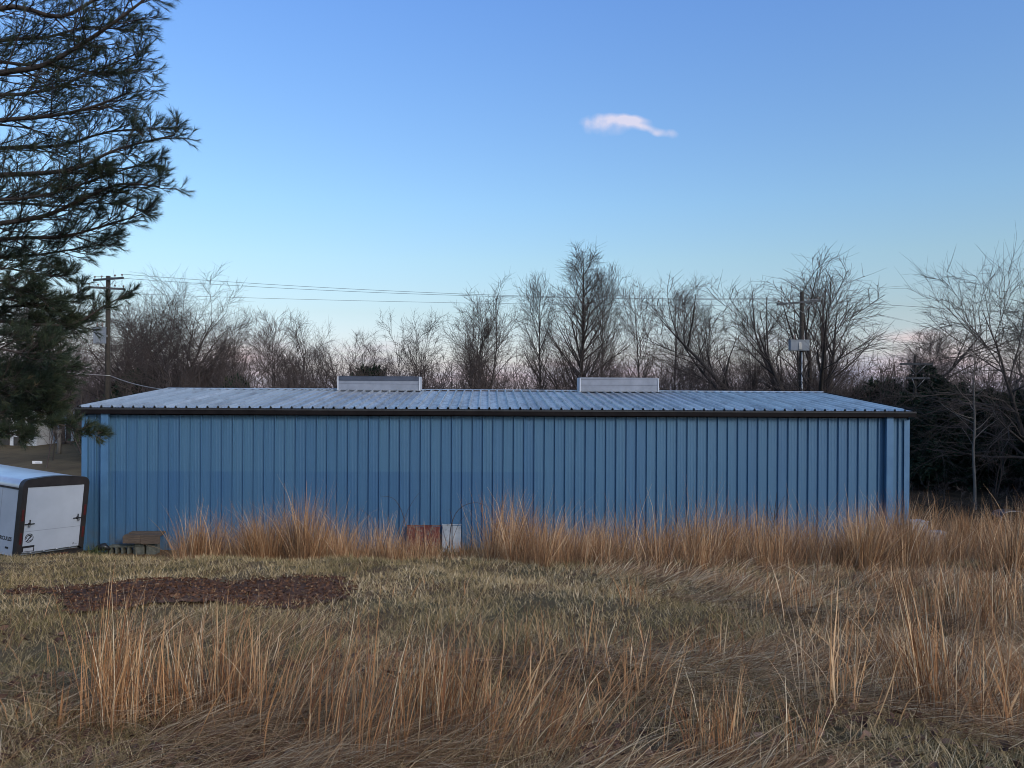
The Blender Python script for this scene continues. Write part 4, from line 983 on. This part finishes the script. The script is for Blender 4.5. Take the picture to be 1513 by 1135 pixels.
# dark mulch patch: an uneven sheet with a litter of flakes
mx = np.arange(-7.6, -1.4, .09); my = np.arange(8.6, 12.9, .09); X, Y_ = np.meshgrid(mx, my)
rm = np.random.default_rng(82); mask = mulch_mask(X, Y_)
Zm = ground(X, Y_) + .008 + .02 * vn(X, Y_, 6, 5) + rm.uniform(0, .018, X.shape)
idx = np.arange(X.size).reshape(X.shape); q = np.stack([idx[:-1, :-1], idx[:-1, 1:], idx[1:, 1:], idx[1:, :-1]], -1).reshape(-1, 4)
qm = mask.ravel()[q].all(1); q = q[qm]; used, inv = np.unique(q, return_inverse=True)
mt_ = np.clip(.15 + .45 * vn(X, Y_, 1.2, 6) + rm.normal(0, .12, X.shape), 0, 1)
o = link('mulch_patch', mesh_np('mulch_patch', np.stack([X, Y_, Zm], -1).reshape(-1, 3)[used], inv.reshape(-1, 4), mt_.ravel()[used], smooth=True), M['litter']); tag(o, kind='structure')
def flakes(rng, x, y, size, lift, tint):
    n = len(x); c = np.stack([x, y, ground(x, y) + lift], -1); a = unit(rng.normal(0, 1, (n, 3)) * np.array([[1, 1, .35]])); b = unit(np.cross(a, rng.normal(0, 1, (n, 3)) + np.array([[0, 0, 1.2]])))
    s = size[:, None]; V = np.stack([c - a * s, c - b * s * .6 + a * s * .1, c + a * s, c + b * s * .65], 1).reshape(-1, 3)
    return V, np.arange(4 * n).reshape(-1, 4), np.repeat(tint, 4)
n = 12000; x = rng.uniform(-7.4, -1.6, n); y = rng.uniform(8.8, 12.8, n); k = mulch_mask(x, y); x, y = x[k], y[k]; n = len(x)
grass_obj('leaf_litter', 'dark purplish leaf mulch scattered over the bare patch', [flakes(rng, x, y, rng.uniform(.010, .032, n), .045 + rng.uniform(0, .02, n), np.clip(rng.normal(.4, .25, n), 0, 1))], 'litter', 'mulch')
n = 2600; d = 3.4 + 4.5 * rng.uniform(0, 1, n) ** 1.4; x = rng.uniform(-1, 1, n) * .78 * d; k = vn(x, d, 1.7, 9) > .45; x, d = x[k], d[k]; n = len(x)
grass_obj('dead_leaves', 'curled dead brown leaves lying in the foreground grass', [flakes(rng, x, d, rng.uniform(.02, .05, n), .02 + rng.uniform(0, .03, n), rng.uniform(0, 1, n))], 'leaf', 'leaves')

# the bank of broomsedge along the wall
def bank(seed, nc, per, region, hmean, lab):
    """tussocks: every clump fans out of its own foot, with its own height, lean and colour"""
    rng = np.random.default_rng(seed); cx, cy = region(rng, nc); nc = len(cx)
    big = vn(cx, cy, 1.3, seed); ch = hmean * (.48 + .60 * big) * rng.uniform(.5, 1.22, nc); ct = rng.normal(0, .13, nc); caz = rng.normal(.2, 1.1, nc); cl_ = np.abs(rng.normal(0, .10, nc)); sp = rng.uniform(.06, .17, nc)
    gap = vn(cx, cy, 2.9, seed + 5); cnt = np.maximum(4, (per * rng.gamma(1.6, .55, nc) * (.25 + big) * np.clip((gap - .22) * 2.2, .10, 1.15)).astype(int)); i = np.repeat(np.arange(nc), cnt); n = len(i)
    ox, oy = rng.normal(0, 1, n), rng.normal(0, 1, n)
    x = cx[i] + ox * sp[i]; y = cy[i] + oy * sp[i]
    vx = ox * .11 + np.cos(caz[i]) * cl_[i] + rng.normal(0, .07, n); vy = oy * .11 + np.sin(caz[i]) * cl_[i] + rng.normal(0, .07, n)
    az = np.arctan2(vy, vx); lean = np.hypot(vx, vy)
    Ln = ch[i] * rng.beta(3.2, 1.5, n) * 1.25
    sets = [blades(rng, np.stack([x, y, ground(x, y) - .03], -1), az, Ln, lean, rng.gamma(1.6, .20, n), rng.gamma(5., .0012, n), 5, np.clip(.45 + ct[i] + rng.normal(0, .27, n), 0, 1), .08)]
    m = int(n * .45); j = rng.integers(0, n, m)         # basal leaves, curled and short
    sets.append(blades(rng, np.stack([x[j] + rng.normal(0, .05, m), y[j] + rng.normal(0, .05, m), ground(x[j], y[j]) - .02], -1), rng.uniform(0, 6.28, m), hmean * rng.uniform(.2, .6, m), rng.uniform(.2, 1.0, m), rng.uniform(.2, 1.4, m), rng.uniform(.004, .008, m), 4, np.clip(.36 + ct[i][j] + rng.normal(0, .18, m), 0, 1)))
    m = int(n * .06); j = rng.integers(0, n, m)         # a few long pale stalks
    sets.append(blades(rng, np.stack([x[j], y[j], ground(x[j], y[j]) - .02], -1), az[j] + rng.normal(0, .5, m), hmean * rng.uniform(.5, 1.2, m), rng.uniform(.05, .75, m), rng.uniform(0, 1.2, m), rng.uniform(.006, .011, m), 6, rng.uniform(.75, 1, m), .05))
    return grass_obj('broomsedge', lab, sets, 'sedgefar')
def reg_right(rng, n):
    x = rng.uniform(-.6, 17, n); y = rng.uniform(13.0, 21.8, n)
    edge = 13.6 + .5 * np.sin(x * 1.4) + .35 * np.sin(x * 3.3 + 1) + np.where(x > 8, .08 * (x - 8), 0) + rng.exponential(.25, n)
    k = (y > edge) & (x < .80 * y + .6) & (x > -.45 + .12 * (21 - y) * np.sin(y)); return x[k], y[k]
bank(91, 1050, 80, reg_right, 1.5, 'thick bank of tall orange broomsedge along the right half of the wall')
def reg_left(rng, n):
    x = rng.uniform(-8.6, -.4, n); y = rng.uniform(16.2, 20.0, n)
    k = (y > 16.7 + .35 * np.sin(x * 2.1)) & ((x < -2.75) | (rng.uniform(0, 1, n) < .05)) & (x > -.43 * y - .1); return x[k], y[k]
bank(93, 430, 80, reg_left, 1.42, 'narrower bank of tall tan broomsedge in front of the left half of the wall')
def reg_gap(rng, n):
    x = rng.uniform(-2.8, -.35, n); y = rng.uniform(16.6, 18.6, n); return x, y
bank(97, 95, 40, reg_gap, .72, 'low thin grass in the gap before the red and white panels')
def reg_far(rng, n):
    x = rng.uniform(12.3, 22, n); y = rng.uniform(20.5, 27, n); k = x < .80 * y + .6; return x[k], y[k]
bank(95, 330, 65, reg_far, 1.0, 'rust coloured grass running past the right end of the building')

def reg_slope(rng, n):
    d = 5.0 + 9.0 * rng.uniform(0, 1, n); x = rng.uniform(-.1, .82, n) * d; k = (x > 1.6 + 1.2 * np.sin(d * .8)) & (rng.uniform(0, 1, n) < np.clip((x / d - .22) * 2.4, 0.03, 1)); return x[k], d[k]
bank(99, 420, 30, reg_slope, .72, 'scattered golden tussocks standing over the right side of the slope')
def reg_thin(rng, n):
    d = 4.6 + 7.5 * rng.uniform(0, 1, n); return rng.uniform(-.75, .3, n) * d, d
bank(103, 60, 12, reg_thin, .42, 'sparse short tufts of tan grass dotted over the lawn')
# tall stalks in the foreground
def clump(rng, px, py, n, h, az, azs, lean, spread, tintm=.6, wmul=1.):
    cx, cy = on_ground(px, py); x = cx + rng.normal(0, spread, n); y = cy + rng.normal(0, spread * .8, n)
    a = az + rng.normal(0, azs, n); Ln = h * rng.uniform(.55, 1.08, n)
    s1 = blades(rng, np.stack([x, y, ground(x, y) - .02], -1), a, Ln, np.abs(rng.normal(lean, .15, n)), rng.gamma(1.6, .20, n), rng.gamma(5., .0009, n) * wmul, 7, np.clip(rng.normal(tintm - .06, .32, n), 0, 1), .03)
    m = int(n * 1.1); i = rng.integers(0, n, m); t = rng.uniform(.0, .5, m)
    b = np.stack([x[i] + np.cos(a[i]) * Ln[i] * t * np.sin(lean), y[i] + np.sin(a[i]) * Ln[i] * t * np.sin(lean), ground(x[i], y[i]) + Ln[i] * t * .9], -1)
    s2 = blades(rng, b, a[i] + rng.normal(0, .9, m), h * rng.uniform(.18, .42, m), np.abs(rng.normal(lean + .1, .15, m)), rng.uniform(.0, 1.1, m), rng.uniform(.003, .005, m) * wmul, 5, np.clip(rng.normal(tintm - .22, .2, m), 0, 1))
    return [s1, s2]
rng = np.random.default_rng(101)
FG = [('tall upright sheaf of tan grass standing in the left foreground', [(152, 1078, 70, 1.02, 1.6, 1.2, .04, .055), (178, 1072, 60, .92, 1.4, 1.2, .05, .07), (168, 1080, 12, 1.15, 1.6, .6, .03, .06)]),
      ('loose orange grass clump just right of the tall left sheaf', [(228, 1062, 50, .72, 2.6, .9, .16, .13), (268, 1066, 50, .82, 2.6, .8, .14, .12), (310, 1056, 60, .82, 2.0, 1.2, .12, .14)]),
      ('slanting grass clump in the left centre of the foreground', [(338, 1058, 70, .88, 1.2, 1.0, .06, .08), (372, 1066, 55, .72, 1.5, 1.2, .12, .09), (405, 1076, 80, .86, .2, .5, .34, .15)]),
      ('long stalks bending right, left of the foreground middle', [(500, 1105, 60, .95, .3, .7, .15, .15), (545, 1122, 55, .98, .3, .6, .2, .14), (560, 1090, 26, 1.1, .2, .4, .22, .12)]),
      ('dense orange grass clump in the middle foreground', [(628, 1075, 90, .72, .8, 1.2, .10, .09), (668, 1085, 80, .80, .3, .9, .14, .10), (700, 1110, 50, .7, .3, .9, .24, .13)]),
      ('arching pale stalks leaning right, right of the foreground middle', [(728, 1112, 70, .85, .1, .4, .5, .17), (800, 1118, 60, .82, .1, .5, .55, .2), (880, 1095, 30, .75, .3, .7, .4, .22)]),
      ('sparse thin grass standing in the middle of the slope', [(790, 980, 50, .6, 1.5, 1.5, .14, .40), (850, 985, 40, .55, 1.5, 1.5, .18, .4), (940, 895, 36, .5, 1.5, 1.5, .1, .10), (1040, 985, 40, .5, 1.5, 1.5, .2, .15)]),
      ('pale grass tuft at the bottom right of centre', [(1035, 1150, 34, .62, .9, 1., .14, .08), (1075, 1140, 44, .6, .9, .8, .16, .07), (1180, 1140, 30, .5, 1.8, 1., .12, .05)]),
      ('tall upright pale grass stems in the right foreground', [(1372, 1060, 60, 1.02, 1.9, .8, .07, .06), (1345, 1045, 25, .95, 2.4, .6, .14, .07)]),
      ('leaning grass stems at the lower right edge', [(1400, 1070, 40, .65, .5, .8, .45, .2), (1490, 1090, 50, .9, 1.5, 1.2, .15, .12), (1455, 1030, 40, .7, .6, 1., .4, .2)]),
      ('tall thin grass near the right edge halfway up the slope', [(1460, 945, 50, .95, 1.5, 1.2, .1, .10), (1405, 930, 45, .8, 1.6, 1., .14, .2), (1290, 930, 55, .75, .5, .6, .45, .22), (1500, 900, 50, .9, 1.5, 1.2, .12, .2), (1180, 905, 60, .7, 1.5, 1.2, .15, .25)])]
for lab, cs in FG:
    sets = []
    for (px, py, n_, h, a, s_, le, sp) in cs: sets += clump(rng, px, min(py, 1133), int(n_ * .95), h, a, s_, le, sp)
    grass_obj('grass_clump', lab, sets, 'sedge')

# long dead grass lying flat in swirls
def matted(seed, n, reg, lab, az0):
    rng = np.random.default_rng(seed); x, y = reg(rng, n); c = vn(x, y, 1.5, seed) * .6 + vn(x, y, 3.7, seed + 1) * .4
    k = rng.uniform(0, 1, len(x)) < np.clip((c - .30) * 2.2, 0, .9); x, y, c = x[k], y[k], c[k]; n = len(x)
    az = az0 + 1.3 * (vn(x, y, .8, seed + 2) - .5) * 2 + rng.normal(0, .42, n)
    le = np.clip(rng.normal(1.15, .22, n), .5, 1.5)
    return grass_obj('matted_grass', lab, [blades(rng, np.stack([x, y, ground(x, y) + rng.uniform(-.01, .05, n)], -1), az, rng.uniform(.25, .75, n), le, np.clip(1.68 - le, 0, 1) * rng.uniform(.6, 1.25, n), rng.uniform(.003, .0062, n) * np.clip(y / 6, .9, 2), 6, np.clip(rng.normal(.48, .36, n) + .25 * (c - .5), 0, 1), .05)], 'mat')
def rg_near(rng, n):
    d = 3.3 + 3.6 * rng.uniform(0, 1, n); x = rng.uniform(-.72, .80, n) * d; k = (x > -2.9 + .4 * np.sin(d * 2)) ; return x[k], d[k]
matted(111, 30000, rg_near, 'long brown grass lying flat across the near foreground', .15)
def rg_mid(rng, n):
    d = 6.2 + 7.6 * rng.uniform(0, 1, n); x = rng.uniform(-.1, .80, n) * d; k = x > 1.2 + .9 * np.sin(d * .9) + rng.exponential(.6, n); return x[k], d[k]
matted(113, 30000, rg_mid, 'flattened straw coloured grass over the right side of the slope', -.1)
def rg_left(rng, n):
    d = 3.4 + 4.5 * rng.uniform(0, 1, n); x = rng.uniform(-.8, -.25, n) * d; return x, d
matted(115, 6000, rg_left, 'thin scatter of lying grass in the left corner', .4)

# ------------------------------------------------------------------ briars, sapling and weeds by the wall
def canes(name, label, spec, mat='briar', cat='briar'):
    e = None
    for k, (Y, pts, r) in enumerate(spec):
        w3 = [at(px, py, Y) for px, py in pts]
        if e is None:
            b = w3[0]; e = empty(name, (b.x, b.y, gz(b.x, b.y))); tag(e, label, cat)
        P = [q - e.location for q in w3]
        sm = []
        for i in range(len(P) - 1):
            p0, p1, p2, p3 = P[max(i - 1, 0)], P[i], P[i + 1], P[min(i + 2, len(P) - 1)]
            for t in (0, .25, .5, .75): sm.append(.5 * ((2 * p1) + (-p0 + p2) * t + (2 * p0 - 5 * p1 + 4 * p2 - p3) * t * t + (-p0 + 3 * p1 - 3 * p2 + p3) * t ** 3))
        sm.append(P[-1]); nn = len(sm)
        MB().tube(sm, [r * (1 - .7 * i / (nn - 1)) for i in range(nn)], 5).build('cane', M[mat], e)
canes('briar', 'arching dark briar cane over the red panel', [(21.6, [(604, 812), (600, 780), (592, 752), (580, 736), (562, 733)], .013), (21.5, [(596, 812), (594, 785), (600, 760), (612, 738), (620, 728)], .009), (21.5, [(598, 812), (588, 785), (572, 765), (560, 752)], .008)])
canes('briar', 'arching dark briar cane right of the white panel', [(21.6, [(664, 812), (666, 780), (674, 758), (688, 746), (706, 743), (722, 750)], .014), (21.5, [(668, 812), (669, 790), (668, 768), (664, 752)], .010), (21.5, [(662, 812), (655, 785), (650, 762)], .009), (21.5, [(668, 800), (680, 770), (700, 752)], .008)])
canes('briar', 'short dark briar stems left of the red panel', [(21.5, [(560, 812), (556, 785), (545, 762), (530, 752)], .010), (21.6, [(562, 812), (566, 785), (563, 765)], .009), (21.4, [(470, 812), (462, 780), (456, 762)], .009), (21.4, [(472, 812), (478, 790), (470, 770)], .008)])
canes('bare_sapling', 'small bare forked sapling against the wall behind the right grass bank', [(21.8, [(1144, 800), (1144, 770), (1146, 745), (1148, 728)], .016), (21.8, [(1144, 775), (1139, 755), (1136, 738)], .010), (21.8, [(1145, 765), (1153, 745), (1160, 732)], .010), (21.8, [(1144, 785), (1158, 765), (1163, 745), (1166, 733)], .010), (21.8, [(1144, 782), (1134, 762), (1128, 750)], .009)], 'briar', 'sapling')
rng = np.random.default_rng(121)
def weed_tuft(label, px, py, n, h, spread):
    x0, y0 = wall_pt(px, .7); x = x0 + rng.normal(0, spread, n); y = y0 + rng.normal(0, spread * .6, n)
    grass_obj('weed_tuft', label, [blades(rng, np.stack([x, y, ground(x, y) - .01], -1), rng.uniform(0, 6.28, n), h * rng.uniform(.4, 1.1, n), rng.uniform(.1, .9, n), rng.uniform(0, .9, n), rng.uniform(.010, .022, n), 4, rng.uniform(0, 1, n))], 'weed', 'weeds')
weed_tuft('green weed tuft at the corner between trailer and wall', 139, 805, 130, .38, .16)
weed_tuft('low green weeds in front of the red and white panels', 660, 805, 420, .40, .85)
